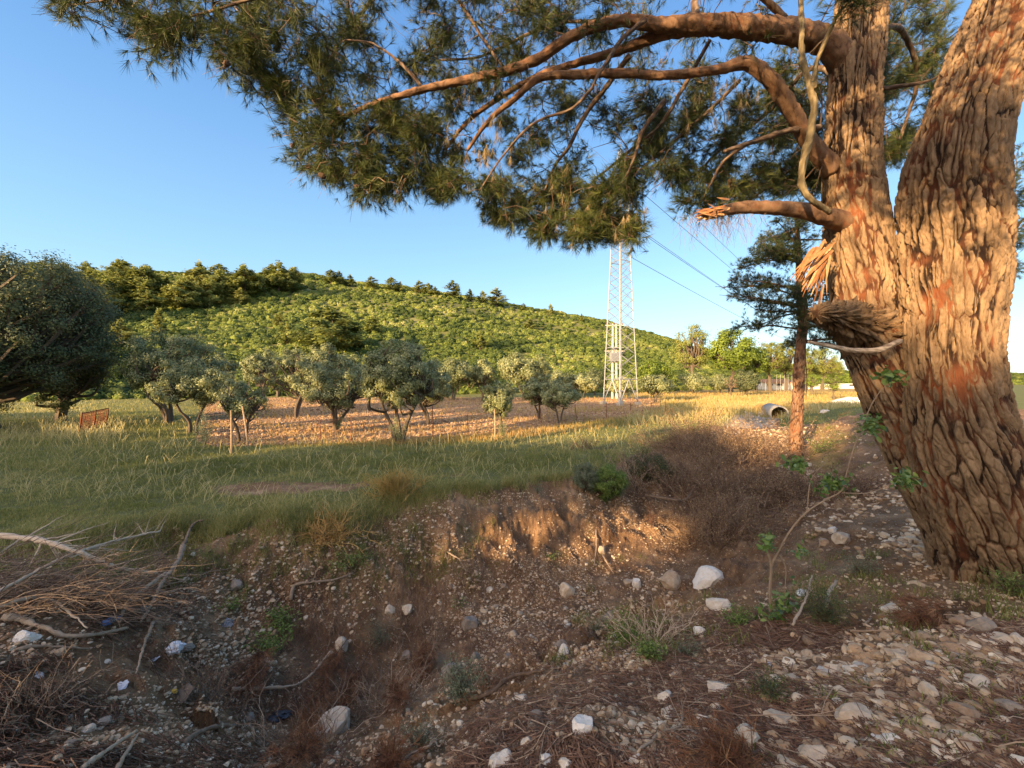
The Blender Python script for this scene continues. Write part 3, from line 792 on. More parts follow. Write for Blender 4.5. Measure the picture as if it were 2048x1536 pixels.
# ------------------------------------------------------------------ orchard
lap('hill+right')
OL = []
ro = np.random.default_rng(23)
OLIVES = [  # base px, base py, top py, crown width px, stems, leaf count, label
 (340, 845, 652, 200, 3, 26000, 'largest pale sunlit olive at the left of the orchard'),
 (386, 865, 706, 150, 2, 17000, 'shaded olive standing before the largest pale one'),
 (484, 884, 735, 110, 2, 8000, 'slender young olive with two thin stems near the fence'),
 (587, 835, 690, 92, 2, 13000, 'sunlit olive with dark forked trunk, behind the gap in the front row'),
 (670, 862, 702, 150, 3, 17000, 'wide shaded olive with three spread stems left of the darkest one'),
 (798, 886, 668, 175, 3, 28000, 'tallest and darkest olive in the middle of the front row'),
 (860, 850, 712, 110, 2, 15000, 'dark leaning olive right behind the tallest dark one'),
 (1000, 872, 752, 90, 1, 8000, 'small grey olive behind the pale fence post'),
 (1080, 838, 745, 84, 2, 9000, 'small olive left of the one nearest the pylon'),
 (1120, 848, 756, 92, 2, 9000, 'low wide olive nearest the pylon in the front row'),
 (642, 812, 682, 100, 2, 12000, 'pale yellow olive rising behind the wide shaded one'),
 (905, 800, 712, 100, 2, 11000, 'sunlit olive behind the leaning dark one'),
 (968, 798, 716, 66, 2, 7000, 'slim sunlit olive in the back row'),
 (1050, 800, 700, 124, 3, 15000, 'big rounded sunlit olive in the back row above the small ones'),
 (1165, 796, 748, 76, 2, 7000, 'grey green olive in the back row left of the pylon'),
 (1312, 805, 746, 76, 2, 8000, 'low sunlit olive right of the pylon'),
 (522, 802, 696, 80, 2, 9000, 'grey olive in the back row behind the young one'),
 (738, 820, 720, 90, 1, 9000, 'shaded olive hidden behind the tallest dark one'),
 (1238, 800, 752, 60, 2, 6000, 'small olive seen through the pylon legs'),
 (845, 790, 722, 60, 2, 6000, 'far back olive between the dark crowns'),
 (440, 812, 700, 80, 2, 8000, 'back row olive right of the large pale one'),
 (560, 792, 712, 78, 2, 8000, 'far back olive left of the pale yellow one'),
 (700, 796, 705, 84, 2, 8000, 'far back olive between the pale yellow and the darkest one'),
 (1105, 792, 738, 64, 2, 5000, 'far back olive right of the big rounded one'),
 (940, 788, 735, 60, 2, 5000, 'far back olive between the two slim sunlit ones'),
 (1015, 785, 735, 60, 1, 4000, 'far olive at the edge of the stony field'),
]
for bx, by, ty, w, st, n, lab in OLIVES:
    Y = 2.8 * F / (by - HZ); b = P(bx, by, Y); z = ground_at(b[0], Y)
    h = (by - ty) / F * Y; s = np.clip(.004 * Y, .06, .2)
    leafy(ro, 'olive_tree', (b[0], Y, z), h, w / F * Y, M['olive_leaf'], n=int(n * 1.1), leaf=s * 1.5, clumps=int(45 + n / 350), trunk_h=.26 if 'wide shaded' not in lab else .22,
          label=lab, cat='olive tree', stems=st, open_=.34, flat=.8, lw=.38, shell=.25)

# dark oak filling the left edge
ro2 = np.random.default_rng(31)
b = P(-20, 850, 21)
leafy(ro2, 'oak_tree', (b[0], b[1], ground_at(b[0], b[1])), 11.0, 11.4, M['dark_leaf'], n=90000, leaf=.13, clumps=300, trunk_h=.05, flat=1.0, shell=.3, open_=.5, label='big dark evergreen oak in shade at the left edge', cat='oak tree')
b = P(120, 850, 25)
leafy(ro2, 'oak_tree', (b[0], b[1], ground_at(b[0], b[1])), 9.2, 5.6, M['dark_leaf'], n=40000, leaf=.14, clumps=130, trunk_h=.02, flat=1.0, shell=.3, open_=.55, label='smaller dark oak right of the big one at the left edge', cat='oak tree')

lap('olives')
# trees behind the photographer, between the low sun and the scene
rb = np.random.default_rng(77)
SH = np.array([-SUN_DIR[0], -SUN_DIR[1]]); SH = SH / np.linalg.norm(SH); PR = np.array([SH[1], -SH[0]])
tan_el = math.tan(se)
def shade_tree(u, s, top, w, lab, n=11000):
    """u = metres across the light, s = metres along it (negative = towards the sun)"""
    x, y = SH * s + PR * u
    z = ground_at(x, y)
    leafy(rb, 'oak_tree', (x, y, z), top - z, w, M['dark_leaf'], n=n, leaf=.38, clumps=90, trunk_h=.1, flat=1.0, shell=.1, open_=.6, label=lab, cat='oak tree', group='oaks behind the viewpoint')
def line_z(u, s):
    """height of the edge of shade: it passes through the big trunk just above eye height, lower over the left of the orchard"""
    return CAMZ + .15 + (6.2 - s) * tan_el - 2.3 * sstep(-9, -19, u)
for i, u in enumerate(np.arange(-46.5, 30, 3.6)):
    s = -26 + rb.uniform(-3, 3); w = rb.uniform(5, 6.5); j = rb.uniform(-.4, .5)
    if -9 < u < 1: s, w = -26, 4.6
    if abs(u + 4.4) < 2.7: continue
    shade_tree(u, s, line_z(u, s) + (.7 if u > -9 else -.8) + j * .5, w, 'leafy oak in the row behind the viewpoint')
# unseen low oak and pine crown shaped to let light onto the ditch wall
hc = -.4 + 33.2 * tan_el; x, y = SH * -26 + PR * -4.4; z = ground_at(x, y)
shade_tree(-1.3, -26, line_z(-1.3, -26) + .6, 4.4, 'leafy oak in the row behind the viewpoint')
shade_tree(-7.6, -26, line_z(-7.6, -26) + .6, 4.4, 'leafy oak in the row behind the viewpoint')
shade_tree(-4.4, -26, hc - .65, 5.5, 'unseen low oak behind the viewpoint, kept short to let sunlight over it')
leafy(rb, 'pine_tree', (x, y + .5, z), (hc + .75 - z) / .69, 5.0, M['dark_leaf'], n=8000, leaf=.36, clumps=80, trunk_h=.72, flat=.5, shell=.1, open_=.6, label='unseen pine behind the viewpoint, crown raised to let sunlight under it', cat='pine tree')
# taller pines behind them: only their crowns, high up, reach into the light
for i, u in enumerate(np.arange(-27, -9, 2.3)):
    s = -27 + rb.uniform(-3, 3); x, y = SH * s + PR * u; z = ground_at(x, y); top = line_z(-30, s) + rb.uniform(6.0, 8.5); h = top - z
    leafy(rb, 'pine_tree', (x, y, z), h, rb.uniform(4.0, 5.2), M['dark_leaf'], n=6000, leaf=.36, clumps=70, trunk_h=.72, flat=.55, shell=.1, open_=.6, label='tall pine in the row behind the viewpoint', cat='pine tree', group='pines behind the viewpoint')

lap('p2')

# ------------------------------------------------------------------ pylon, pole, wires
def bar(mb, a, b, w, t=.5):
    V, Fs = tube(np.array([a, b]), w * .5, 4); mb.add(V, Fs, t)
def build_pylon():
    Y = 41.0; base = P(1241, 808, Y); base[2] = ground_at(base[0], Y)
    e = empty('pylon', base, 0); rz = math.radians(28)
    H = 26.0
    def half(z): return np.interp(z, [0, 16, 23.5, H], [1.22, .66, .50, .10])
    def corner(k, z):
        a = rz + math.pi / 4 + k * math.pi / 2; h = half(z) * math.sqrt(2)
        return np.array([math.cos(a) * h, math.sin(a) * h, z])
    for k in range(4):
        mb = MB(); q = np.array([corner(k, z) for z in (-.3, 16, 23.5, H)])
        V, Fs = tube(q, .055, 4); mb.add(V, Fs, .6); mb.build('leg', M['galv'], e)
    zs = [0.2, 2.6]
    while zs[-1] < 23: zs.append(zs[-1] + max(.9, half(zs[-1]) * 1.15))
    br = MB()
    for k in range(4):
        for i in range(len(zs) - 1):
            a, b = zs[i], zs[i + 1]
            if i == 0:
                m = (corner(k, b) + corner(k + 1, b)) / 2
                bar(br, corner(k, a), m, .09); bar(br, corner(k + 1, a), m, .09); bar(br, corner(k, b), corner(k + 1, b), .09)
                z2 = (a + b) / 2; bar(br, corner(k, z2), (corner(k, a) + m) / 2, .06); bar(br, corner(k + 1, z2), (corner(k + 1, a) + m) / 2, .06)
            else:
                bar(br, corner(k, a), corner(k + 1, b), .052); bar(br, corner(k + 1, a), corner(k, b), .052)
        for z in (14.6, 17, 20.3, 23.4): bar(br, corner(k, z), corner(k + 1, z), .07)
        # steps of plates
    br.build('bracing', M['galv'], e)
    ends = []
    axd = np.array([math.cos(rz), math.sin(rz), 0])
    for z, L, side in ((18.6, 2.9, 1), (20.8, 2.7, -1), (22.9, 3.0, 1), (16.9, 2.4, -1)):
        mb = MB(); tip = axd * side * L + np.array([0, 0, z + .25])
        for k in range(4):
            c = corner(k, z); 
            if np.dot(c, axd) * side > 0:
                bar(mb, c, tip, .07); c2 = corner(k, z + .9); bar(mb, c2, tip, .06)
                for t in (.35, .65): bar(mb, c + (tip - c) * t, c2 + (tip - c2) * t, .045)
        ar = mb.build('crossarm', M['galv'], e)
        im = MB(); 
        for j in range(4):
            V, Fs = tube(np.array([tip - [0, 0, .12 + .15 * j], tip - [0, 0, .17 + .15 * j], tip - [0, 0, .24 + .15 * j]]), [.05, .15, .05], 10); im.add(V, Fs)
        im.build('insulator', M['insul'], ar)
        ends.append(base + tip - np.array([0, 0, .75]))
    mb = MB(); bar(mb, [0, 0, H - .1], [0, 0, H + .7], .06); mb.build('top_spike', M['galv'], e)
    ends.append(base + np.array([0, 0, H + .6]))
    cm = MB()
    for k in range(4):
        c = corner(k, 0); V, Fs = box_vf((c[0], c[1], .05), (.5, .5, .5), rz); cm.add(V, Fs, .5)
        cm.build('footing', M['concrete'], e); cm = MB()
    tag(e, 'tall galvanised steel lattice pylon standing in the orchard', 'pylon')
    return ends
ENDS = build_pylon()
nm = ['upper', 'middle', 'top', 'lower', 'earth']
labs = ['wire from the right hand lower pylon arm', 'wire from the left hand upper pylon arm', 'wire from the highest right pylon arm', 'wire from the left hand lower pylon arm', 'thin earth wire from the very top of the pylon']
far0 = P(1700, 700, 300)
for i, E in enumerate(ENDS):
    off = E - ENDS[4]
    for far, w in ((far0 + np.array([off[0], 0, off[2] * .5 + (0 if i < 4 else 2)]), 'towards the right horizon'), (P(520, -420, 26) + off * 1.0, 'back over the big pine')):
        t = np.linspace(0, 1, 40)[:, None]; q = E + (far - E) * t; L = np.linalg.norm(far - E)
        q[:, 2] -= (4 * t * (1 - t))[:, 0] * L * .012
        mb = MB(); V, Fs = tube(q, .034 if 'right' in w else .018, 4); mb.add(V, Fs)
        tag(mb.build('power_line', M['wire']), labs[i] + ' ' + w, 'power line')

def build_pole():
    Y = 53.0; b = P(1229, 800, Y); b[2] = ground_at(b[0], Y); e = empty('utility_pole', b)
    H = (b[2] * 0 + 9.9)
    for dx in (-.28, .28):
        mb = MB(); V, Fs = tube(np.array([[dx, 0, -.3], [dx * .8, 0, H]]), [.17, .11], 8); mb.add(V, Fs, .8); mb.build('post', M['concrete'], e)
    for z, L in ((H - .2, 2.4), (H - 3.6, 2.6)):
        mb = MB(); V, Fs = box_vf((0, 0, z), (L, .14, .12)); mb.add(V, Fs); ar = mb.build('crossarm', M['concrete'], e)
        for x in (-L * .45, 0, L * .45):
            mb = MB(); V, Fs = tube(np.array([[x, -.02, z + .06], [x, -.02, z + .2], [x, -.02, z + .38]]), [.05, .11, .04], 8); mb.add(V, Fs); mb.build('insulator', M['insul'], ar)
    mb = MB()
    V, Fs = box_vf((.0, -.45, H - 4.3), (1.5, .7, 1.0)); mb.add(V, Fs)
    for k in range(9): V, Fs = box_vf((-.62 + k * .155, -.85, H - 4.3), (.04, .12, .8)); mb.add(V, Fs)
    mb.build('transformer', M['galv'], e)
    mb = MB()
    for z in (H - 4.9, H - 3.2): V, Fs = box_vf((0, -.3, z), (2.0, .9, .1)); mb.add(V, Fs)
    mb.build('platform', M['galv'], e)
    tag(e, 'pale concrete double pole with transformer, seen through the pylon', 'utility pole')
build_pole()

# ------------------------------------------------------------------ white building, far fence
def build_house(px0, px1, Y, pyt, name, label, wins, roof=True):
    a = P(px0, 780, Y); b = P(px1, 780, Y); z = ground_at((a[0] + b[0]) / 2, Y); top = P(px0, pyt, Y)[2]; L = b[0] - a[0]; cx = L / 2; H = top - z
    e = empty(name, (a[0], Y, z)); mb = MB(); V, Fs = box_vf((cx, 2, H / 2 - .2), (L, 4, H + .4)); mb.add(V, Fs, .5); w = mb.build('wall', M['whitewash'], e)
    if roof:
        mb = MB(); V = np.array([[-.3, -.35, H], [L + .3, -.35, H], [L + .3, 4.3, H + .75], [-.3, 4.3, H + .75]]); V2 = V - [0, 0, .12]
        mb.add(np.vstack([V2, V]), np.array([[0, 3, 2, 1], [4, 5, 6, 7], [0, 1, 5, 4], [1, 2, 6, 5], [2, 3, 7, 6], [3, 0, 4, 7]]))
        for k in range(int(L / .35)): VV, FF = tube(np.array([[k * .35, -.36, H + .03], [k * .35, 4.3, H + .78]]), .07, 5); mb.add(VV, FF)
        mb.build('roof', M['tile'], e)
    for x in wins:
        mb = MB(); V, Fs = box_vf((x * L, -.01, H * .72), (1.3, .1, .42)); mb.add(V, Fs); mb.build('window', M['darkgap'], e)
    tag(e, label, 'building')
build_house(1531, 1598, 92, 765.5, 'farm_building', 'long low white farm building with two narrow dark windows and clay roof', [.14, .40])
build_house(1600, 1660, 96, 768.5, 'farm_building', 'low cream farm shed continuing right of the thin pine trunk', [.3], False)
build_house(1670, 1765, 100, 767.5, 'farm_building', 'pale low farm building beside the big pine trunk', [.35, .8], False)
def post_thing(x, y, h, rad, mat, label, cat='fence post', group=None, lean=(0, 0), name='fence_post', seg=6):
    z = ground_at(x, y); mb = MB(); q = np.array([[0, 0, -.2], [lean[0] * .5 + .01, lean[1] * .5, h * .5], [lean[0], lean[1], h]])
    V, Fs = tube(q, [rad, rad * .95, rad * .85], seg); mb.add(V, Fs, .5)
    o = mb.build(name, M[mat]); o.location = (x, y, z); tag(o, label, cat, group); return o
for k in range(10):
    px = 1523 + k * 7.6; p = P(px, 780, 84); post_thing(p[0], 84, 3.4, .035, 'galv', 'thin far fence post above the white farm building', group='far fence posts by the farm building')
rf = np.random.default_rng(3)
FP = [(463, 910, 820, 'deadwood', 'leaning grey wooden fence post by the young olive'), (497, 893, 812, 'deadwood', 'thin wooden stake right of the leaning post'), (702, 884, 832, 'rust', 'rusty stake between the wide and the tallest olive'),
      (866, 884, 812, 'rust', 'brown stake right of the tallest dark olive'), (990, 880, 818, 'deadwood', 'pale upright wooden post before the small grey olive'), (1082, 846, 816, 'rust', 'short rusty post by the small olive'),
      (1153, 840, 808, 'rust', 'rusty post between the last front olive and the pylon'), (1213, 836, 806, 'rust', 'rusty post just before the pylon left leg'), (1262, 832, 806, 'rust', 'rusty post before the pylon right leg'),
      (1299, 829, 805, 'rust', 'rusty post right of the pylon'), (1331, 827, 803, 'rust', 'last rusty post of the row right of the pylon'), (936, 876, 830, 'rust', 'thin rusty stake left of the pale wooden post'), (640, 886, 838, 'rust', 'thin rusty stake before the wide olive')]
posts = []
for px, pyb, pyt, m, lab in FP:
    p = hit(px, pyb); h = (pyb - pyt) / F * p[1]
    post_thing(p[0], p[1], h, .035 if m == 'deadwood' else .022, m, lab, lean=(rf.normal() * .05 + (-.12 if 'leaning' in lab else 0), 0)); posts.append(p + np.array([0, 0, h]))
posts.sort(key=lambda q: q[0])
mb = MB()
for a, b in zip(posts[:-1], posts[1:]):
    for dz in (.06, .5): 
        t = np.linspace(0, 1, 6)[:, None]; q = a + (b - a) * t; q[:, 2] -= dz + (t * (1 - t))[:, 0] * .2; V, Fs = tube(q, .004, 3); mb.add(V, Fs)
tag(mb.build('fence_wire', M['rust']), 'thin rusty wire strung along the orchard stakes', 'wire')

# rusty mesh gate leaning in the grass at the left
def build_gate():
    a = hit(158, 868); c = hit(214, 815)
    a3 = np.array([a[0], a[1], ground_at(a[0], a[1])]); c3 = np.array([c[0], a[1] + 2.6, ground_at(c[0], a[1] + 2.6)]); c3[0] = (212 - 1024) / F * c3[1]
    e = empty('rusty_gate', a3); d = c3 - a3; up = np.array([.15, 0, 1.05])
    fr = MB()
    for t in (0, .5, 1): V, Fs = tube(np.array([d * t - up * .1, d * t + up * (1 if t < 1 else .9)]), .03, 5); fr.add(V, Fs)
    for z in (.08, .95): V, Fs = tube(np.array([up * z, d + up * z]), .025, 5); fr.add(V, Fs)
    fr.build('frame', M['rust'], e)
    ms = MB(); r = np.random.default_rng(2)
    for k in range(26):
        t = k / 25; w = r.normal(size=3) * .03; V, Fs = tube(np.array([d * t + up * .05 + w, d * t + up * .5 - w, d * t + up * .93]), .011, 3); ms.add(V, Fs)
    for k in range(12):
        V, Fs = tube(np.array([up * (.08 + k * .078), d * .5 + up * (.08 + k * .078) + r.normal(size=3) * .03, d + up * (.08 + k * .078)]), .010, 3); ms.add(V, Fs)
    ms.build('mesh_panel', M['rust'], e)
    tag(e, 'rusty steel mesh gate panel leaning in tall grass', 'gate')
build_gate()

# culvert pipe and slab
def build_pipe():
    Y = 27.5; c = P(1559, 828, Y); R_ = 16.5 / F * Y; n = 40
    prof = [(R_ * .84, 0), (R_, 0), (R_, .5), (R_, 3), (R_ * .84, 3), (R_ * .84, .0)]
    th = np.arange(n) * 2 * math.pi / n; V = []
    for q, y in prof: V.append(np.stack([np.cos(th) * q, np.full(n, y), np.sin(th) * q], -1))
    V = np.vstack(V); i = np.arange(len(prof) - 1)[:, None] * n; j = np.arange(n)[None]; k = (j + 1) % n
    Q = np.stack([i + j, i + n + j, i + n + k, i + k], -1).reshape(-1, 4)
    mb = MB(); mb.add(rotz(V, math.radians(-22)), Q, .5); o = mb.build('culvert_pipe', M['concrete'], None, True); o.location = c
    tag(o, 'round concrete culvert pipe opening at the end of the ditch', 'pipe')
build_pipe()

# ------------------------------------------------------------------ rocks
rk = np.random.default_rng(41)
def rock(px, py, w, h, label, mat='stone', flat=None, yaw=None, group=None, cuts=16, sub=3, tint=.6, sink=.36):
    p = hit(px, py + h * .30); Y = p[1]; W = w / F * Y * .5; Hh = h / F * Y * .5
    V, Fs = stone_vf(rk, sub, cuts, rough=.22, flat=1.0)
    ext = V.max(0) - V.min(0); V = (V - (V.max(0) + V.min(0)) / 2) / ext * 2
    V = V * np.array([W, (W + Hh) * .5, Hh * 1.05]); V = rotz(V, rk.uniform(-.3, .3))
    mb = MB(); mb.add(V, Fs, np.clip(tint + .0 * V[:, 0], 0, 1)); o = mb.build('rock', M[mat], None, False)
    z = ground_at(p[0], Y); o.location = (p[0], Y, z + Hh * (1 - 2 * sink)); tag(o, label, 'rock', group); return o
ROCKS = [
 (664, 1452, 66, 62, 'big pale angular rock among the dead pine boughs', .7), (1165, 1447, 48, 56, 'bright white upright rock alone on the near bank', 1), (1055, 1484, 28, 30, 'small cream rock left below the bright white one', .8),
 (1003, 1521, 52, 34, 'white rock at the bottom edge, left of the pair', .95), (1092, 1521, 26, 36, 'narrow white rock, left one of the pair at the bottom edge', .9), (1130, 1524, 44, 28, 'wide white rock, right one of the pair at the bottom edge', .85),
 (1126, 1299, 24, 24, 'white round rock at the foot of the near bank', .95), (1134, 1175, 32, 38, 'cream upright rock standing on the far ditch slope', .6), (1204, 1098, 17, 22, 'oval cream stone high on the ditch slope', .5),
 (813, 1217, 22, 18, 'pale stone on the ditch slope above the ferny weeds', .7), (780, 1218, 20, 16, 'pale stone just left of a similar one on the slope', .65), (681, 1287, 24, 28, 'cream stone above the dead pine boughs', .6),
 (1257, 1165, 20, 16, 'orange cream stone, left one of two on the ditch floor', .4), (1273, 1166, 18, 18, 'white stone, right one of two on the ditch floor', .9), (1026, 1266, 20, 18, 'cream stone in the middle of the ditch floor', .6),
 (1041, 1393, 26, 14, 'flat white stone on the edge of the near bank', .9), (1341, 1158, 48, 32, 'wide cream rock left of the large grey white boulder', .5), (1415, 1153, 62, 50, 'large rough grey white boulder in the ditch bottom', .9),
 (1438, 1208, 48, 24, 'pale broken rock half under weeds below the boulder', .8), (1399, 1260, 24, 24, 'white lumpy rock between the weeds on the near bank', 1), (1784, 1213, 42, 24, 'white tilted rock near the pine foot', .95),
 (1819, 1233, 32, 20, 'tan rock right beside the white tilted one', .3), (1836, 1167, 34, 18, 'cream wedge rock touching the pine base', .5), (1925, 1244, 38, 22, 'tan rounded rock below the pine trunk', .3),
 (1846, 1271, 42, 24, 'orange cream block in the rubble under the pine', .35), (1904, 1293, 46, 28, 'tilted tan block in the rubble under the pine', .35), (1797, 1310, 40, 28, 'striped cream slab, left one of two side by side', .5),
 (1838, 1310, 38, 28, 'tan block, right one of two side by side', .4), (2006, 1279, 44, 24, 'wide cream rock at the right edge of the rubble', .5), (2038, 1281, 28, 30, 'pale rock cut by the right picture edge', .7),
 (1587, 1355, 56, 20, 'long flat cream slab below the leafy sapling', .6), (1438, 1374, 50, 26, 'white block with a broken side below the weeds', .8), (1331, 1392, 32, 30, 'chalk white round stone on the near bank', 1),
 (1958, 1360, 64, 28, 'long pale slab on the right rubble slope', .75), (1888, 1360, 32, 22, 'cream stone left of the long pale slab', .6), (1859, 1380, 28, 38, 'steep narrow rock in the right rubble', .65),
 (1869, 1406, 28, 24, 'orange stone directly under the steep narrow rock', .3), (1705, 1427, 78, 40, 'longest layered cream rock in the right rubble', .6), (1558, 1438, 58, 34, 'broken cream rock left of the longest layered one', .6),
 (1587, 1461, 34, 18, 'tan stone leaning below the broken cream rock', .35), (1494, 1468, 50, 52, 'pointed pale rock in the dry needles', .8), (1627, 1512, 60, 44, 'big cream rock at the bottom edge in the right rubble', .65),
 (1774, 1476, 50, 28, 'white slab below the longest layered rock', .85), (1933, 1426, 54, 44, 'brown shell like rock in the right rubble', .15), (1983, 1471, 42, 30, 'orange tan rock right of the brown one', .3),
 (1941, 1475, 42, 28, 'cream rock under the brown one', .6), (1676, 1500, 38, 24, 'pale grey rock beside the big bottom edge one', .75), (1275, 1521, 36, 24, 'white broken rock at the bottom edge in dry needles', .95),
 (1709, 1339, 34, 20, 'white flat stone right of the sapling leaves', .9), (1616, 1306, 26, 18, 'tan round stone behind the long flat slab', .5), (1664, 1339, 32, 20, 'cream stone pair right of the long flat slab', .55),
 (1685, 1074, 34, 26, 'cream rock on the earth left of the leaning trunk', .55), (1666, 1058, 20, 16, 'small white stone on top of the cream rock group', .9), (1650, 1084, 24, 16, 'small tan stone in the group left of the trunk', .4),
 (1842, 1526, 44, 26, 'pinkish rock at the bottom edge', .4), (1747, 1531, 54, 22, 'low reddish rock cut by the bottom edge', .3), (1759, 1363, 32, 18, 'cream flat stone in the middle of the rubble', .6),
 (1407, 1438, 24, 20, 'leaning white stone in dark needles', .85), (1335, 1424, 30, 18, 'cream stone under the chalk white one', .6), (1432, 1413, 22, 14, 'cream pebble below the white block', .6), (49, 1270, 44, 28, 'white rock by the log at the left edge', .95),
 (119, 1303, 24, 18, 'tan stone under the long curved branch at left', .4), (28, 1460, 22, 12, 'pale stone low at the left edge', .8), (174, 1457, 26, 16, 'pale stone on the lower left slope', .7)]
for px, py, w, h, lab, t in ROCKS: rock(px, py, w, h, lab, tint=t)
for px, py, w, h, lab in [(952, 1314, 20, 28, 'smooth grey egg shaped stone on the ditch floor'), (939, 1243, 34, 34, 'round brownish boulder stuck in the far ditch slope'), (1217, 1231, 38, 22, 'grey rounded rock under the green weeds'),
                     (1018, 1306, 18, 20, 'grey brown stone right of the egg shaped one'), (1072, 1430, 32, 20, 'grey rounded stone left of the bright white rock'), (902, 1339, 38, 28, 'grey rock behind the grey green weed'), (811, 1310, 22, 16, 'reddish grey stone near the dead boughs'),
                     (1962, 1247, 40, 36, 'grey upright rock at the pine foot'), (2024, 1413, 48, 30, 'dark grey rock at the right edge'), (206, 1443, 30, 22, 'smooth grey stone on the lower left slope'), (140, 1488, 22, 16, 'brown grey stone low at the left'),
                     (471, 1167, 26, 22, 'round grey brown stone stuck in the bank below the grass'), (1120, 1290, 34, 22, 'dark rounded stone left of the white round rock'), (286, 1216, 18, 22, 'tan stone among the leaning sticks'), (499, 1431, 20, 18, 'brown stone in the shade of the left ditch')]:
    rock(px, py, w, h, lab, mat='grey_stone', tint=.5)
o = rock(1700, 803, 66, 26, 'large flat pale boulder on the mound left of the big trunk', tint=.95, cuts=14); 
rock(1650, 822, 20, 10, 'small pale rock left of the large flat boulder', tint=.9)
# medium stones, too alike to be told apart
def many_rocks(n, box, smin, smax, label, group, tmin=.2, tmax=.9):
    T = []
    for k in range(9):
        V, Fs = stone_vf(rk, 2, 12, .2); mb = MB(); mb.add(V, Fs, (.2, .5, .9)[k % 3]); T.append(mb.mesh('rock', M['stone']))
    for i in range(n):
        px, py = rk.uniform(box[0], box[2]), rk.uniform(box[1], box[3]); p = hit(px, py)
        if p[1] > 14: continue
        f = rk.uniform() ** 1.5; s = smin * (smax / smin) ** f * p[1] / F * .5; k = rk.integers(0, 9)
        o = bpy.data.objects.new('rock', T[k]); COL.objects.link(o)
        o.location = (p[0], p[1], ground_at(p[0], p[1]) + s * .15); o.scale = (s * rk.uniform(.8, 1.3), s * rk.uniform(.8, 1.2), s * rk.uniform(.7, 1.1)); o.rotation_euler = (rk.normal() * .25, rk.normal() * .25, rk.uniform(0, 6.28))
        side = 'towards its left' if px < box[0] + (box[2] - box[0]) / 3 else 'towards its right' if px > box[2] - (box[2] - box[0]) / 3 else 'in its middle'
        tag(o, '%s %s stone %s, %s' % ('bigger' if f > .6 else 'small', ('tan', 'cream', 'whitish')[k % 3], label, side), 'rock', group)
many_rocks(95, (1600, 1270, 2060, 1540), 13, 36, 'in the crowded rubble below the big pine', 'small stones of the rubble below the pine')
many_rocks(38, (850, 1380, 1600, 1540), 10, 24, 'on the near bank', 'small stones on the near bank')
many_rocks(42, (900, 1150, 1300, 1330), 8, 20, 'on the ditch floor', 'small stones on the ditch floor')
many_rocks(8, (1290, 1010, 1420, 1130), 8, 18, 'below the dry brush', 'small stones below the dry brush')
many_rocks(20, (20, 1280, 480, 1530), 9, 18, 'on the lower left slope', 'small stones on the lower left slope')

# rubble, pebbles: uncountable
def build_rubble():
    r = np.random.default_rng(55)
    T0 = [stone_vf(r, 1, 6, .2) for _ in range(6)]; T1 = [stone_vf(r, 2, 8, .15) for _ in range(6)]
    mb = MB()
    def lay(n, px0, px1, py0, py1, s0, s1, T, fn=None):
        px = r.uniform(px0, px1, n); py = r.uniform(py0, py1, n)
        Y = hitY(px, py); X = (px - 1024) / F * Y
        w = fbm(np.stack([X * 1.1, Y * 1.1, 0 * X], -1), 3, 9); keep = r.uniform(0, 1, n) < np.clip((w - .33) * 4, .08, 1)
        g = masks(X, Y); keep &= (g[0] < .4)
        X, Y = X[keep], Y[keep]
        s = np.exp(r.uniform(np.log(s0), np.log(s1), len(X)))
        pos = np.stack([X, Y, gz(X, Y) + s * .15], -1)
        scatter(mb, T, pos, s, r, np.clip(r.normal(.5, .22, len(X)), 0, 1), tilt=.3)
    lay(42000, -60, 2100, 985, 1560, .004, .016, T0)
    lay(9000, -60, 2100, 985, 1560, .014, .034, T1)
    lay(1800, 1000, 1330, 980, 1110, .008, .030, T0)
    lay(1500, 1550, 2060, 1230, 1540, .015, .045, T1); lay(1300, 900, 2060, 1350, 1540, .012, .032, T1); lay(1500, 1520, 2080, 1265, 1545, .02, .055, T1); lay(3000, 350, 1350, 1060, 1340, .012, .045, T1)
    lay(3600, 900, 1300, 1130, 1340, .008, .028, T1)
    lay(1600, 1420, 1620, 830, 960, .03, .10, T1)
    lay(1600, 1600, 1860, 830, 1130, .02, .075, T1); lay(2600, 780, 1360, 985, 1125, .01, .038, T1)
    tag(mb.build('rubble', M['pebble']), 'small stones and gravel strewn over the bare earth', 'gravel', kind='stuff')
    mb = MB(); n = 42000
    px = r.uniform(380, 1340, n); Y = np.exp(r.uniform(np.log(16), np.log(55), n)); X = (px - 1024) / F * Y
    g = masks(X, Y); k = (g[1] > .5); X, Y = X[k], Y[k]; s = r.uniform(.025, .08, len(X)) * (1 + (r.uniform(0, 1, len(X)) > .97) * 1.2)
    scatter(mb, T0, np.stack([X, Y, gz(X, Y) + s * .2], -1), s, r, np.clip(r.normal(.45, .22, len(X)), 0, 1))
    tag(mb.build('field_clods', M['clod']), 'stones and clods covering the ploughed reddish orchard soil', 'stones', kind='stuff')
lap('rocks')
build_rubble()

lap('p3')

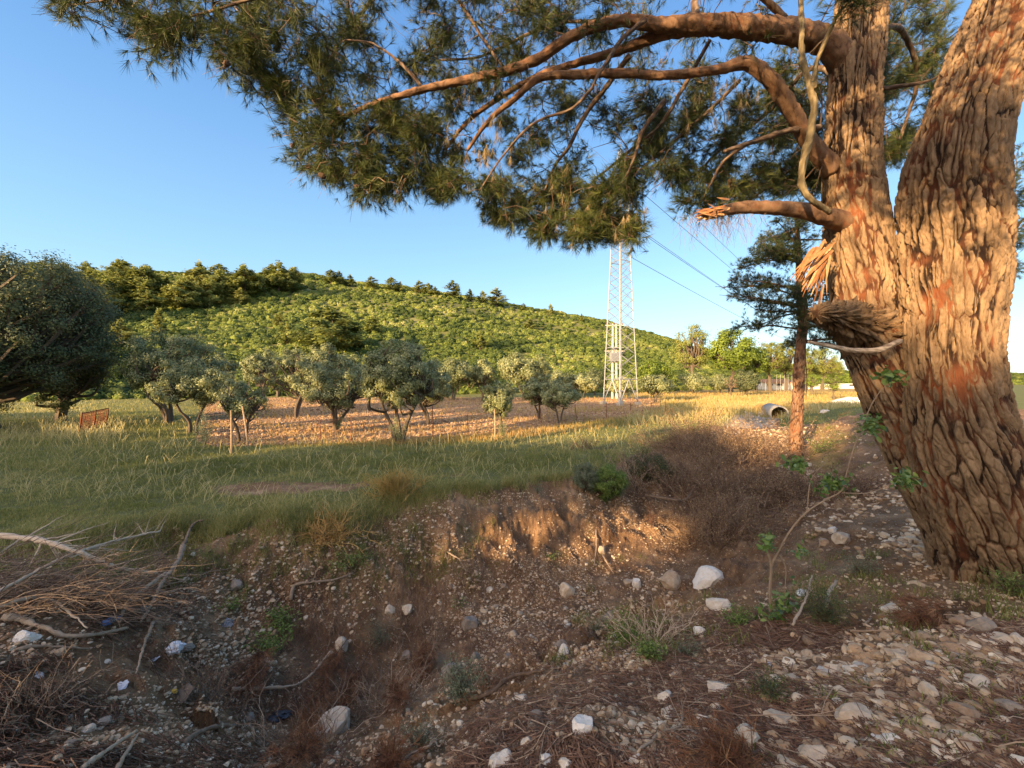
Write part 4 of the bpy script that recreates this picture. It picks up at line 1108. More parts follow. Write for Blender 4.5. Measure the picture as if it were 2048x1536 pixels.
# ------------------------------------------------------------------ grass
def build_grass():
    r = np.random.default_rng(66)
    def pts(n, px0, px1, Y0, Y1, p=1.0):
        px = r.uniform(px0, px1, n); Y = 1 / (1 / Y0 + (1 / Y1 - 1 / Y0) * r.uniform(0, 1, n) ** p); return (px - 1024) / F * Y, Y
    mb = MB()
    X, Y = pts(380000, -120, 1720, 5.2, 60)
    g = masks(X, Y); yl = np.interp(azpx(X, Y), lipX, lipY)
    big = fbm(np.stack([X * .35, Y * .35, 0 * X], -1), 3, 31); fine = fbm(np.stack([X * 2.3, Y * 2.3, 0 * X], -1), 2, 32)
    dens = np.clip(g[0] * (0.35 + 1.6 * (fine - .25)), 0, 1) * (1 - .35 * g[2]); k = r.uniform(0, 1, len(X)) < dens
    X, Y, big, fine, g4 = X[k], Y[k], big[k], fine[k], g[4][k]
    px = azpx(X, Y); py = HZ + 2.65 * F / Y
    tall = .085 + .09 * np.exp(-((py - 925) / 28) ** 2) * (px < 1250) + .14 * sstep(430, 250, px) * sstep(13, 17, Y) + .06 * sstep(15, 26, Y)
    H = tall * .8 * r.uniform(.45, 1.35, len(X)) * (.6 + .8 * fine) * (1 + .4 * (r.uniform(0, 1, len(X)) > .97))
    W = np.clip(Y * .0011, .004, .03) * r.uniform(.7, 1.3, len(X))
    V, Fs = blades(np.stack([X, Y, gz(X, Y) - .01], -1), H, W, r.uniform(.15, .75, len(X)), r)
    green = np.exp(-((py - 935) / 22) ** 2) * (px < 900) + .7 * np.exp(-((py - (800 + (1430 - px) * .075 + 30)) / 14) ** 2) * (px > 900)
    t = np.clip(.50 + (big - .5) * .9 - .28 * np.clip(green, 0, 1) + r.normal(size=len(X)) * .16 + .2 * sstep(300, 150, px), 0, 1)
    tt = np.repeat(t, 5) + np.tile([-.08, -.08, 0, 0, .12], len(X)); mb.add(V, Fs, np.clip(tt, 0, 1))
    tag(mb.build('grass', M['grass']), 'green and straw coloured wild grass on the flat ground past the ditch', 'grass', kind='stuff')
    # golden field and dry strip along the stony soil
    mb = MB(); X, Y = pts(120000, 380, 1900, 16, 75, .8); g = masks(X, Y); px = azpx(X, Y); py = HZ + 2.8 * F / Y
    low = np.interp(px, [380, 430, 600, 800, 1000, 1200, 1320], [878, 893, 888, 880, 864, 842, 828])
    strip = np.exp(-((py - low - 8) / 10) ** 2) * (px > 420) * (px < 1420) * .8
    k = r.uniform(0, 1, len(X)) < np.maximum(np.maximum(g[2] * (Y > 20), strip * (1 - g[1])), .03 * g[1] + .22 * g[1] * (fbm(np.stack([X * .12, Y * .5, 0 * X], -1), 2, 77) > .60)); X, Y, px = X[k], Y[k], px[k]
    H = r.uniform(.12, .42, len(X)) * np.where(Y > 28, 1.25, .8); W = np.clip(Y * .0011, .008, .05)
    V, Fs = blades(np.stack([X, Y, gz(X, Y) - .01], -1), H, W, r.uniform(.1, .6, len(X)), r)
    b2 = fbm(np.stack([X * .25, Y * .25, 0 * X], -1), 3, 40)
    mb.add(V, Fs, np.repeat(np.clip(.5 + (b2 - .5) * 1.6 + r.normal(size=len(X)) * .15, 0, 1), 5))
    tag(mb.build('dry_grass', M['gold_grass']), 'golden and reddish dry grass round the pylon and along the stony soil', 'grass', kind='stuff')
    # tall seed stalks
    mb = MB(); S = []
    for n, a in ((1000, (-100, 430, 8, 26)), (1300, (430, 1400, 7.2, 17)), (2500, (1250, 1720, 22, 60)), (500, (80, 250, 17, 24))):
        X, Y = pts(n, *a); g = masks(X, Y); k = g[0] > .5; S.append(np.stack([X[k], Y[k]], -1))
    S = np.concatenate(S); X, Y = S.T; n = len(X); H = r.uniform(.25, .6, n) * np.where(Y < 14, .5, .85); d = r.normal(size=(n, 2)) * .14
    b = np.stack([X, Y, gz(X, Y)], -1); t = b + np.stack([d[:, 0], d[:, 1], H], -1); sd = np.stack([np.ones(n), np.zeros(n), np.zeros(n)], -1) * np.clip(Y * .0005, .002, .02)[:, None]
    h = t + np.stack([d[:, 0] * .5, d[:, 1] * .5, H * .12], -1)
    V = np.stack([b - sd, b + sd, t + sd, t - sd, t - sd * 1.8, t + sd * 1.8, h], 1).reshape(-1, 3); o = np.arange(n)[:, None] * 7
    mb.add(V, [o + np.array([[0, 1, 2, 3]]), o + np.array([[4, 5, 6]])], np.repeat(r.uniform(.75, 1, n), 7))
    tag(mb.build('seed_stalks', M['grass']), 'pale ripe seed heads standing above the grass', 'grass', kind='stuff')
    # short grass and green growth on the upper ditch wall and lip overhang
    mb = MB(); n = 26000; px = r.uniform(-50, 1350, n); yl = np.interp(px, lipX, lipY); Y = yl + r.normal(size=n) * .22 + .12; X = (px - 1024) / F * Y
    k = fbm(np.stack([X * 1.6, Y * 1.6, 0 * X], -1), 3, 51) > np.where(px < 900, .42, .52); X, Y = X[k], Y[k]
    V, Fs = blades(np.stack([X, Y, gz(X, Y) - .01], -1), r.uniform(.08, .30, len(X)), .007, r.uniform(.4, 1.0, len(X)), r)
    mb.add(V, Fs, np.repeat(np.clip(r.normal(.6, .2, len(X)), 0, 1), 5))
    # sparse green sprouts in the ditch and on the banks
    for cx, cy, sx, sy, m, hh in ((720, 1110, 120, 40, 4200, .10), (1270, 1260, 90, 35, 1600, .12), (1180, 1130, 70, 20, 400, .08), (1660, 1180, 110, 50, 1500, .10), (2010, 1160, 50, 40, 900, .14), (1650, 900, 60, 40, 2500, .14),
                                  (250, 1120, 150, 25, 3500, .18), (1700, 860, 80, 20, 1500, .2), (1800, 1420, 200, 90, 700, .08), (880, 1110, 50, 30, 900, .1), (600, 1060, 160, 18, 2600, .15), (1480, 850, 50, 20, 1500, .15)):
        q = np.array([hit(cx + r.normal() * sx, cy + r.normal() * sy) for _ in range(max(6, m // 45))]); q = q[(q[:, 1] < 30)]
        q = np.repeat(q, 45, 0) + r.normal(size=(len(q) * 45, 3)) * np.array([.07, .07, 0]); q[:, 2] = gz(q[:, 0], q[:, 1])
        V, Fs = blades(q, hh * r.uniform(.4, 1.2, len(q)), .006, r.uniform(.3, 1, len(q)), r); mb.add(V, Fs, np.repeat(np.clip(r.normal(.35, .2, len(q)), 0, 1), 5))
    tag(mb.build('bank_grass', M['grass']), 'short grass hanging over the ditch edge and sprouting on the banks', 'grass', kind='stuff')
build_grass()

def build_litter():
    r = np.random.default_rng(91); mb = MB(); n = 60000
    q = []
    for a in ((900, 1250, 2080, 1560, .30), (-60, 1130, 760, 1560, .36), (700, 1000, 1700, 1300, .22)):
        m = int(n * a[4]); px = r.uniform(a[0], a[2], m); py = r.uniform(a[1], a[3], m); Y = hitY(px, py); q.append(np.stack([(px - 1024) / F * Y, Y], -1))
    q = np.concatenate(q); q = q[q[:, 1] < 12]; w = fbm(np.stack([q[:, 0] * 1.4, q[:, 1] * 1.4, 0 * q[:, 0]], -1), 3, 61); g = masks(q[:, 0], q[:, 1]); q = q[(r.uniform(0, 1, len(q)) < np.clip((w - .32) * 4, .05, 1)) & (g[0] < .4)]; n = len(q)
    L = np.exp(r.uniform(np.log(.05), np.log(.20), n)); az = r.uniform(0, math.pi, n) * .6 + r.choice([0, 1.2], n)
    d = np.stack([np.cos(az), np.sin(az)], -1) * L[:, None] * .5; A = q - d; B = q + d; s = np.stack([-d[:, 1], d[:, 0]], -1) / (L[:, None] * .5) * (.0011 + .0008 * r.uniform(0, 1, n))[:, None] * 1.3
    za, zb = gz(A[:, 0], A[:, 1]) + .008 + r.uniform(0, .03, n), gz(B[:, 0], B[:, 1]) + .008 + r.uniform(0, .03, n)
    V = np.stack([np.column_stack([A - s, za]), np.column_stack([A + s, za]), np.column_stack([B + s, zb]), np.column_stack([B - s, zb + .004])], 1).reshape(-1, 3)
    mb.add(V, np.arange(4 * n).reshape(-1, 4), np.repeat(np.clip(r.normal(.3, .25, n), 0, 1), 4))
    # thin broken twigs
    for i in range(900):
        p = q[r.integers(0, n)]; L = np.exp(r.uniform(np.log(.08), np.log(.5))); a = r.uniform(0, 6.28); m = 5; t = np.linspace(-.5, .5, m)[:, None] * L
        xy = p + t * np.array([math.cos(a), math.sin(a)]) + np.cumsum(r.normal(size=(m, 2)) * L * .04, 0); z = gz(xy[:, 0], xy[:, 1]) + .012 + np.abs(np.linspace(-.5, .5, m) + r.uniform(-.5, .5)) * L * r.uniform(0, .35)
        V, Fs = tube(np.column_stack([xy, z]), np.linspace(1, .4, m) * r.uniform(.0015, .0045), 4, False); mb.add(V, Fs, r.uniform(.3, .95))
    tag(mb.build('needle_litter', M['twig_litter']), 'brown pine needles and broken twigs lying over the earth', 'litter', kind='stuff')
M['twig_litter'] = mk('needle_litter', [(0, (.10, .05, .03)), (.5, (.20, .11, .065)), (1, (.42, .32, .22))], noise=.3, world=True)
lap('grass')
build_litter()
lap('litter')

# ------------------------------------------------------------------ big pine
def trunk_mesh(rows, seg, step, seed, freq=20, depth=.05, flare=True, parent=None, name='trunk', coarse_above=4.3):
    """rows: px, py, half width px, Y of the axis -> displaced bark surface"""
    pts = []
    for px, py, hw, Y in rows:
        p = P(px, py, Y); Dn = math.hypot(p[0], Y); pts.append([*p, hw * Y * Y / (F * Dn)])
    q = smooth_path(np.array(pts), step); C = q[:, :3]; R = np.maximum(q[:, 3], .02)
    T = unit(np.gradient(C, axis=0)); u = unit(np.cross(T[0], [0, 1, 0])); U = []
    for t in T: u = unit(u - t * np.dot(u, t)); U.append(u)
    U = np.array(U); W = np.cross(T, U); s = np.concatenate([[0], np.cumsum(np.linalg.norm(np.diff(C, axis=0), axis=1))])
    th = np.arange(seg) * 2 * math.pi / seg; TH, S = np.meshgrid(th, s); RR = np.repeat(R[:, None], seg, 1)
    Rm = R.mean(); tw = TH + S * .16
    k3 = np.stack([np.cos(tw) * Rm, np.sin(tw) * Rm, S * .34], -1).reshape(-1, 3)
    wp = (np.stack([fbm(k3 * 9 + 3, 3, seed + 1), fbm(k3 * 9 + 9, 3, seed + 2), fbm(k3 * 9 + 5, 3, seed + 3)], -1) - .5) * .12
    f1, f2 = worley((k3 * np.array([1, 1, .42]) + wp * .8) * freq * .62, seed); e1 = sstep(.02, .20, f2 - f1); c1 = worley.cell
    g1, g2 = worley((k3 + wp * 1.1) * freq * 1.25, seed + 4); e2 = sstep(.0, .16, g2 - g1); c2 = worley.cell
    rg = 1 - np.abs(fbm((k3 + wp) * np.array([8, 8, 2.2]), 4, seed + 5) - .5) * 2; fur = 1 - .9 * sstep(.88, .99, rg)
    e = (.15 + .85 * e1) * fur * (.55 + .45 * e2) * (.8 + .2 * c1) * (.88 + .12 * c2)
    big = fbm(np.stack([np.cos(TH) * 1.1, np.sin(TH) * 1.1, S * .8], -1).reshape(-1, 3), 3, seed + 8) - .5
    mid = fbm(k3 * 9, 3, seed + 6) - .5
    fine = fbm(k3 * np.array([60, 60, 40.]), 3, seed + 9) - .5
    disp = Rm * .22 * big + depth * (e - .6) + depth * .35 * mid + depth * .45 * fine
    rad = RR.ravel() + disp
    if flare:
        zz = np.repeat(C[:, 2], seg); fl = sstep(1.5, .1, zz); rad = rad + fl * .13 * np.maximum(0, np.sin(TH.ravel() * 5 + .8) + .3 * np.sin(TH.ravel() * 9)) 
    D = np.cos(TH)[..., None] * U[:, None] + np.sin(TH)[..., None] * W[:, None]
    V = (C[:, None] + D * rad.reshape(len(C), seg)[..., None]).reshape(-1, 3)
    i = np.arange(len(C) - 1)[:, None] * seg; j = np.arange(seg)[None]; k = (j + 1) % seg
    Q = np.stack([i + j, i + k, i + seg + k, i + seg + j], -1).reshape(-1, 4)
    mb = MB(); mb.add(V, Q, np.clip(e * 1.1, 0, 1)); o = mb.build(name, M['bark'], parent, True)
    return o, q

PINE = empty('old_pine', (0, 0, 0)); tag(PINE, 'huge old pine with two leaning trunks and wide hanging crown, at the right', 'pine tree')
NODES = []      # x y z of limb points that twigs may grow from
lap('pre')
_, qB = trunk_mesh([(2040, -420, 60, 4.6), (2060, -200, 100, 4.4), (2055, -60, 112, 4.3), (2005, 60, 110, 4.2), (1960, 170, 105, 4.15), (1915, 300, 108, 4.1), (1903, 400, 116, 4.1), (1903, 500, 118, 4.1), (1899, 600, 110, 4.1),
                  (1894, 700, 105, 4.1), (1902, 800, 114, 4.1), (1924, 900, 132, 4.1), (1955, 1000, 142, 4.1), (1985, 1100, 138, 4.15), (2000, 1180, 148, 4.2), (2005, 1260, 175, 4.25), (2005, 1340, 200, 4.3)][::-1], 520, .0105, 101, parent=PINE, depth=.042)
_, qA = trunk_mesh([(1690, -500, 30, 5.4), (1720, -300, 42, 5.2), (1735, -120, 50, 5.0), (1722, 20, 54, 4.9), (1712, 130, 56, 4.8), (1706, 250, 58, 4.75), (1702, 350, 62, 4.7), (1712, 450, 70, 4.65), (1722, 540, 72, 4.6), (1738, 640, 74, 4.55),
                  (1768, 730, 72, 4.5), (1812, 830, 80, 4.45), (1862, 940, 88, 4.4), (1920, 1060, 90, 4.35), (1960, 1180, 100, 4.3)][::-1], 380, .0105, 202, parent=PINE, depth=.036, flare=False)
def limb(rows, seg=14, name='branch', mat='branch_bark', rough=.10, nodes=True, seed=1, parent=None, tint=.7, thin=.56):
    pts = np.array([[*P(px, py, Y), hw * thin * Y / F] for px, py, hw, Y in rows]); q = smooth_path(pts, .035)
    if len(q) > 8: q[2:-1, :3] += np.cumsum(np.random.default_rng(seed).normal(size=(len(q) - 3, 3)) * .0022, 0) * np.sin(np.linspace(0, math.pi, len(q) - 3))[:, None]
    r = np.random.default_rng(seed); V, Fs = tube(q[:, :3], q[:, 3], seg); Vr = V.reshape(len(q), seg, 3); C = q[:, None, :3]; d = Vr - C
    k = (unit(d) * .55 + C * 1.0).reshape(-1, 3); f1, f2 = worley(k * np.array([9, 9, 9.]), seed); e = sstep(0, .45, f2 - f1); n = fbm(k * 7, 3, seed)
    V = (C + d * (1 + (rough * (e - .5) * 1.3 + rough * 2.2 * (n - .5)).reshape(len(q), seg, 1))).reshape(-1, 3)
    mb = MB(); mb.add(V, Fs, np.clip(e * .7 + tint - .45, 0, 1)); o = mb.build(name, M[mat], parent or PINE, True)
    if nodes: NODES.append(q[::2, :3])
    return o
# broken stump knob on the left trunk, fibrous
def knob():
    r = np.random.default_rng(4)
    rows = [(1815, 712, 62, 4.68), (1768, 682, 54, 4.56), (1728, 658, 45, 4.42), (1695, 641, 33, 4.3), (1667, 631, 24, 4.2), (1648, 627, 19, 4.15), (1636, 626, 17, 4.12), (1631, 626, 9, 4.1)]
    kb = limb(rows, 72, 'broken_stub', 'bark', .42, False, 44, None, .62, 1.0)
    q = smooth_path(np.array([[*P(px, py, Y), hw * Y / F] for px, py, hw, Y in rows]), .02)
    # shaggy dry fibres lying over the knob
    fb = MB(); n = 1100; t = r.uniform(.12, .7, n); i = (t * (len(q) - 1)).astype(int); a = r.uniform(-.4, 3.4, n)
    ax = q[i, :3]; up = np.array([0, 0, 1.0]); side = np.array([.55, -.83, 0]); 
    dirn = np.cos(a)[:, None] * side + np.sin(a)[:, None] * up; b = ax + dirn * (q[i, 3] * 1.10)[:, None]
    g = unit(np.array([.8, .1, .25]) + r.normal(size=(n, 3)) * .35); g = unit(g - dirn * np.sum(g * dirn, 1, keepdims=True) + dirn * .12); L = r.uniform(.06, .2, n)[:, None]; s = unit(np.cross(g, dirn)) * .002
    V = np.stack([b - s, b + s, b + g * L - up * L * .2], 1).reshape(-1, 3); fb.add(V, np.arange(3 * n).reshape(-1, 3), np.repeat(r.uniform(.3, 1, n), 3)); fb.build('dry_fibres', M['torn_fibre'], kb)
M['torn_fibre'] = mk('dry_bark_fibres', [(0, (.28, .13, .05)), (1, (.62, .38, .17))])
lap('trunks')
knob()
LIMBS = [
 # the thick upper limb and its two long forks
 [(1712, 150, 42, 4.8), (1662, 92, 38, 4.75), (1600, 68, 36, 4.7), (1500, 54, 33, 4.6), (1400, 50, 29, 4.55), (1320, 52, 23, 4.5), (1240, 44, 18, 4.5), (1150, 70, 16, 4.5), (1060, 125, 15, 4.55), (950, 155, 13, 4.6), (850, 180, 11, 4.7), (760, 205, 8, 4.8), (690, 232, 6, 4.9), (610, 262, 4, 5.0)],
 [(1400, 56, 24, 4.6), (1330, 66, 24, 4.6), (1255, 95, 18, 4.7), (1170, 120, 14, 4.8), (1085, 150, 12, 4.9), (1020, 185, 10, 5.0), (940, 240, 8, 5.1), (890, 300, 5, 5.2)],
 # elbow limb
 [(1665, 340, 30, 4.7), (1620, 285, 24, 4.6), (1585, 225, 23, 4.5), (1545, 165, 22, 4.4), (1495, 128, 21, 4.35), (1440, 140, 14, 4.3), (1350, 152, 13, 4.3), (1250, 152, 13, 4.35), (1150, 152, 13, 4.4), (1080, 160, 11, 4.5), (1030, 200, 9, 4.6), (980, 240, 7, 4.7), (935, 300, 5, 4.8)],
 # short ones
 [(1640, 255, 12, 4.6), (1580, 262, 11, 4.5), (1520, 278, 10, 4.45), (1448, 303, 7, 4.4)],
 [(1500, 285, 7, 4.5), (1450, 320, 6, 4.6), (1420, 370, 4, 4.7), (1405, 400, 3, 4.8)],
 # dark slender limbs within the crown
 [(1400, 50, 14, 4.6), (1390, 0, 14, 4.7), (1440, -60, 12, 4.9), (1500, -140, 12, 5.0)],
 [(1260, 110, 12, 4.7), (1215, 170, 10, 4.9), (1170, 230, 9, 5.1), (1140, 290, 7, 5.2), (1110, 330, 5, 5.3), (1090, 380, 4, 5.4)],
 [(1290, 40, 10, 4.4), (1240, 80, 8, 4.3), (1205, 130, 7, 4.2), (1150, 205, 6, 4.1), (1060, 250, 5, 4.15), (1000, 320, 4, 4.2), (960, 380, 3, 4.3)],
 [(1330, 200, 9, 4.6), (1285, 262, 8, 4.6), (1265, 320, 6, 4.6), (1225, 400, 5, 4.65), (1170, 455, 3, 4.7)],
 [(1420, 80, 8, 4.8), (1370, 170, 8, 5.0), (1320, 250, 7, 5.2), (1250, 310, 6, 5.4), (1190, 360, 4, 5.5), (1160, 400, 3, 5.6)],
 [(1480, 160, 8, 5.0), (1400, 240, 7, 5.2), (1330, 300, 6, 5.4), (1280, 340, 4, 5.5)],
 [(850, 182, 7, 4.7), (815, 140, 7, 4.7), (780, 110, 5, 4.75), (740, 85, 4, 4.8), (690, 80, 3, 4.9)],
 [(1010, 140, 7, 4.6), (960, 70, 7, 4.7), (920, 10, 7, 4.9), (880, -60, 6, 5.1)],
 [(1600, 70, 14, 4.8), (1500, -20, 13, 4.4), (1300, -90, 12, 4.1), (1050, -100, 10, 3.9), (800, -80, 8, 3.9), (620, -30, 6, 4.0), (480, 10, 5, 4.1), (360, 40, 4, 4.3), (280, 70, 3, 4.4)],
 [(1600, -100, 14, 5.4), (1350, -150, 12, 5.6), (1050, -120, 10, 5.8), (800, -40, 8, 6.0), (700, 60, 6, 6.0), (640, 150, 4, 6.0)],
 [(800, -80, 6, 3.9), (700, -100, 5, 3.9), (500, -80, 4, 4.0), (330, -30, 4, 4.1), (200, 0, 3, 4.2), (130, 12, 2.5, 4.3)],
 [(1330, 60, 8, 4.7), (1160, 40, 7, 5.2), (1060, 60, 6, 5.6), (960, 110, 5, 5.8), (880, 120, 4, 6.0)],
 [(1720, 180, 14, 4.9), (1620, 140, 10, 5.6), (1540, 220, 8, 6.2), (1450, 290, 6, 6.6), (1390, 350, 4, 6.9)],
 [(1720, 330, 12, 4.9), (1640, 300, 9, 5.6), (1580, 340, 7, 6.2), (1500, 400, 5, 6.6)],
 [(1730, 180, 9, 4.8), (1790, 176, 8, 4.8), (1850, 165, 5, 4.8), (1880, 150, 3, 4.8)],
 [(1740, 60, 12, 5.0), (1800, 60, 10, 5.8), (1830, 160, 8, 6.4), (1800, 280, 5, 6.8)],
]
for i, rows in enumerate(LIMBS): limb(rows, 24 if rows[0][2] > 15 else 8, mat='branch_bark' if rows[0][2] > 15 else 'twig', seed=300 + i, thin=.62 if rows[0][2] > 25 else .5, rough=.16)
# broken stub limb with splintered end
sb = limb([(1745, 500, 42, 4.7), (1700, 452, 38, 4.6), (1650, 428, 30, 4.4), (1590, 413, 25, 4.3), (1500, 412, 22, 4.2), (1440, 422, 17, 4.15), (1405, 428, 9, 4.1)], 20, 'broken_branch', nodes=False, seed=7)
rt = np.random.default_rng(17)
def strips(px, py, Y, n, dpx, L0, L1, w0, w1, sp, parent, name, mat='torn'):
    mb = MB()
    for k in range(n):
        a = P(px, py, Y) + rt.normal(size=3) * np.array([.04, .05, .04]); dx, dy = dpx; L = rt.uniform(L0, L1); d = unit(np.array([dx, rt.normal() * .15, -dy]) + rt.normal(size=3) * sp)
        t = np.linspace(0, 1, 7)[:, None]; q = a + d * L * t + np.array([0, 0, -1]) * (t ** 2) * L * rt.uniform(-.1, .3); s = unit(np.cross(d, [0.2, -1, .1])); w = rt.uniform(w0, w1) * np.array([.7, 1, 1, .9, .8, .5, .08])[:, None] * .5; th = np.array([0, 1, 0]) * .004
        V = np.concatenate([q - s * w, q + s * w, q + s * w + th, q - s * w + th]); m = 7; i = np.arange(6)[:, None]; Q = np.concatenate([np.hstack([i + A, i + B, i + B + 1, i + A + 1]) for A, B in ((0, 7), (7, 14), (14, 21), (21, 0))])
        mb.add(V, Q, rt.uniform(.1, 1))
    return mb.build(name, M[mat], parent)
strips(1440, 422, 4.12, 26, (-1, .05), .12, .34, .012, .035, .16, sb, 'splinters')
hg = strips(1650, 492, 4.2, 22, (-.62, .85), .22, .5, .015, .045, .14, PINE, 'torn_bark')
strips(1655, 512, 4.2, 16, (-.25, 1), .18, .36, .012, .035, .16, PINE, 'torn_bark')
strips(1640, 560, 4.18, 3, (-.12, 1), .22, .32, .010, .018, .05, PINE, 'torn_bark')
# long bare stub across the gap and the pale forked bare stem before the trunk
limb([(1800, 682, 9, 4.05), (1760, 698, 10, 3.95), (1712, 698, 9, 3.9), (1660, 690, 8, 3.85), (1617, 684, 5, 3.8)], 12, 'dead_branch', 'deadwood', .06, False, 5)
limb([(1660, 425, 9, 4.2), (1622, 398, 12, 4.0), (1604, 368, 12, 3.95), (1606, 325, 13, 3.9), (1622, 262, 14, 3.85), (1630, 205, 13, 3.8), (1622, 165, 12, 3.8), (1608, 110, 11, 3.8), (1606, 50, 10, 3.85), (1600, -40, 8, 3.9)], 12, 'dead_branch', 'bare_stem', .3, False, 6, thin=.48)
limb([(1628, 178, 11, 3.8), (1632, 130, 10, 3.8), (1650, 85, 9, 3.75), (1668, 42, 7, 3.7), (1690, 10, 5, 3.65)], 10, 'dead_branch', 'bare_stem', .3, True, 8, thin=.45)
M_b = None

def build_crown():
    r = np.random.default_rng(404)
    BP = [(90, -10), (110, 14), (180, 62), (230, 95), (300, 130), (345, 138), (400, 112), (450, 135), (500, 190), (545, 225), (558, 290), (600, 345), (660, 372), (720, 405), (780, 418), (830, 395), (880, 395), (940, 410), (1000, 450), (1060, 470), (1120, 478), (1180, 488), (1240, 490),
          (1285, 470), (1292, 430), (1262, 375), (1275, 320), (1330, 345), (1350, 400), (1400, 432), (1450, 432), (1500, 425), (1560, 410), (1640, 400), (1665, 380)]
    bx, by = zip(*BP)
    tufts = []; dry = []
    def grab(n, px0, px1, py0, Y0, Y1, fn=None, thr=.5, sd=1, lim=True):
        px = r.uniform(px0, px1, n); top = py0; bot = np.interp(px, bx, by) if lim else np.full(n, fn)
        py = top + (bot - top) * r.uniform(0, 1, n) ** .85; Y = r.uniform(Y0, Y1, n); p = np.stack([(px - 1024) / F * Y, Y, CAMZ - (py - HZ) / F * Y], -1)
        w = fbm(p * 1.25, 2, sd); edge = (bot - py) < 70; k = (w > thr - .05 * edge)
        return p[k]
    A = [grab(3000, 560, 1300, -120, 4.3, 6.2, thr=.51, sd=1), grab(4600, 850, 1660, 120, 5.2, 7.6, thr=.50, sd=2), grab(420, 95, 600, -120, 3.9, 4.8, thr=.42, sd=3), grab(1500, 480, 900, -100, 4.2, 6.0, thr=.46, sd=4), grab(1300, 900, 1640, -180, 4.5, 7.0, thr=.52, sd=8)]
    # rim: keep the hanging lower edge well filled
    m = 750; px = r.uniform(130, 1650, m); b = np.interp(px, bx, by); py = b - 22 - np.abs(r.normal(size=m)) * 45; Y = np.where(px < 560, r.uniform(4, 4.7, m), r.uniform(4.4, 6.3, m)); p = np.stack([(px - 1024) / F * Y, Y, CAMZ - (py - HZ) / F * Y], -1)
    A.append(p[fbm(p * 2.2, 2, 5) > .44])
    # hanging bunch before the pylon
    m = 75; px = r.normal(1208, 50, m); py = r.normal(430, 42, m); ok = (py < 488) & (px > 1110) & (px < 1296); Y = r.uniform(4.4, 5.0, m); A.append(np.stack([(px - 1024) / F * Y, Y, CAMZ - (py - HZ) / F * Y], -1)[ok])
    # behind and between the two trunks
    m = 1500; px = r.uniform(1740, 1905, m); py = r.uniform(-60, 345, m); Y = r.uniform(6.0, 8.5, m); p = np.stack([(px - 1024) / F * Y, Y, CAMZ - (py - HZ) / F * Y], -1); A.append(p[(fbm(p * 1.6, 3, 6) > .42) & (py < 345 - (px - 1760) * .2)])
    m = 260; px = r.uniform(2010, 2100, m); py = r.uniform(280, 560, m); Y = r.uniform(6.5, 8, m); A.append(np.stack([(px - 1024) / F * Y, Y, CAMZ - (py - HZ) / F * Y], -1)[fbm(np.stack([px * .02, py * .02, 0 * px], -1), 2, 9) > .45])
    # sprays close over the trunk top
    m = 26; px = r.uniform(1640, 1790, m); py = r.uniform(-60, 12, m); Y = r.uniform(3.4, 3.8, m); A.append(np.stack([(px - 1024) / F * Y, Y, CAMZ - (py - HZ) / F * Y], -1))
    A = np.concatenate(A)
    # gather the shoots into clumps, leaving gaps of sky
    nc = 360; cc = A[r.permutation(len(A))[:nc]]; dd = np.array([np.argmin(((cc - p) ** 2).sum(1)) for p in A]); pull = np.where(r.uniform(0, 1, len(A)) < .82, r.uniform(.5, .88, len(A)), 0)[:, None]
    A = A + (cc[dd] - A) * pull
    # crown above and behind the viewpoint (shades the upper trunk)
    U = []
    for cx, cy, cz, s, m in ((-1.5, 1.2, 7.0, .8, 220), (-.5, 2.2, 6.9, .6, 150), (1.5, 2.4, 7.2, .7, 170), (-3, .5, 7.4, .8, 160), (.8, 0, 6.4, .5, 110), (-2, -1.5, 6.8, .8, 150), (2.5, 1.5, 6.6, .8, 110), (0.5, 0.2, 7.4, .9, 90), (4.5, 1.5, 7.0, .9, 120), (3.0, 4.5, 8.2, 1.3, 200), (5.5, 4.0, 8.8, 1.5, 200), (1.5, -1.0, 5.3, .55, 70), (1.9, 1.2, 5.85, .36, 210), (1.5, 1.85, 7.26, .28, 150), (2.3, 1.6, 5.3, .2, 60), (0, 5, 8.0, 1.2, 150), (-3, 4.5, 7.6, .9, 90), (2.2, .6, 5.6, .4, 45)):
        U.append(np.array([cx, cy, cz]) + r.normal(size=(m, 3)) * s * np.array([1, 1, .55]))
    U = np.concatenate(U)
    NODES.append(qA[::6, :3][qA[::6, 2] > 6.5]); NODES.append(qB[::6, :3][qB[::6, 2] > 6.5])
    nodes = list(np.concatenate(NODES)); tw = MB(); allq = np.concatenate([A, U])
    kd0 = kdtree.KDTree(len(nodes)); [kd0.insert(Vector(p), i) for i, p in enumerate(nodes)]; kd0.balance()
    order = np.argsort([kd0.find(Vector(p))[2] for p in allq]); allq = allq[order]; dirs = np.zeros_like(allq); B = 60
    for s in range(0, len(allq), B):
        kd = kdtree.KDTree(len(nodes)); [kd.insert(Vector(p), i) for i, p in enumerate(nodes)]; kd.balance()
        for i in range(s, min(s + B, len(allq))):
            p = allq[i]; c, j, dist = kd.find(Vector(p)); c = np.array(c); d = p - c; L = np.linalg.norm(d)
            if L < .03: dirs[i] = rdir(r, 1)[0]; continue
            n = max(3, int(L / .09)); t = np.linspace(0, 1, n)[:, None]; sag = np.array([0, 0, 1]) * L * r.uniform(-.05, .16); w = unit(np.cross(d, rdir(r, 1)[0])) * L * r.uniform(-.12, .12)
            q = c + d * t + (sag + w) * (4 * t * (1 - t)); q[1:-1] += r.normal(size=(n - 2, 3)) * .008
            r0 = np.clip(.005 + .010 * L, .005, .020); V, Fs = tube(q, np.linspace(r0, .0022, n), 4 if L > .5 else 3, False); tw.add(V, Fs, np.clip(r.normal(.42, .2), 0, 1))
            for a in q[1:]: nodes.append(a)
            dirs[i] = unit(q[-1] - q[-2])
    # dead bare side twigs
    nn = np.array(nodes); 
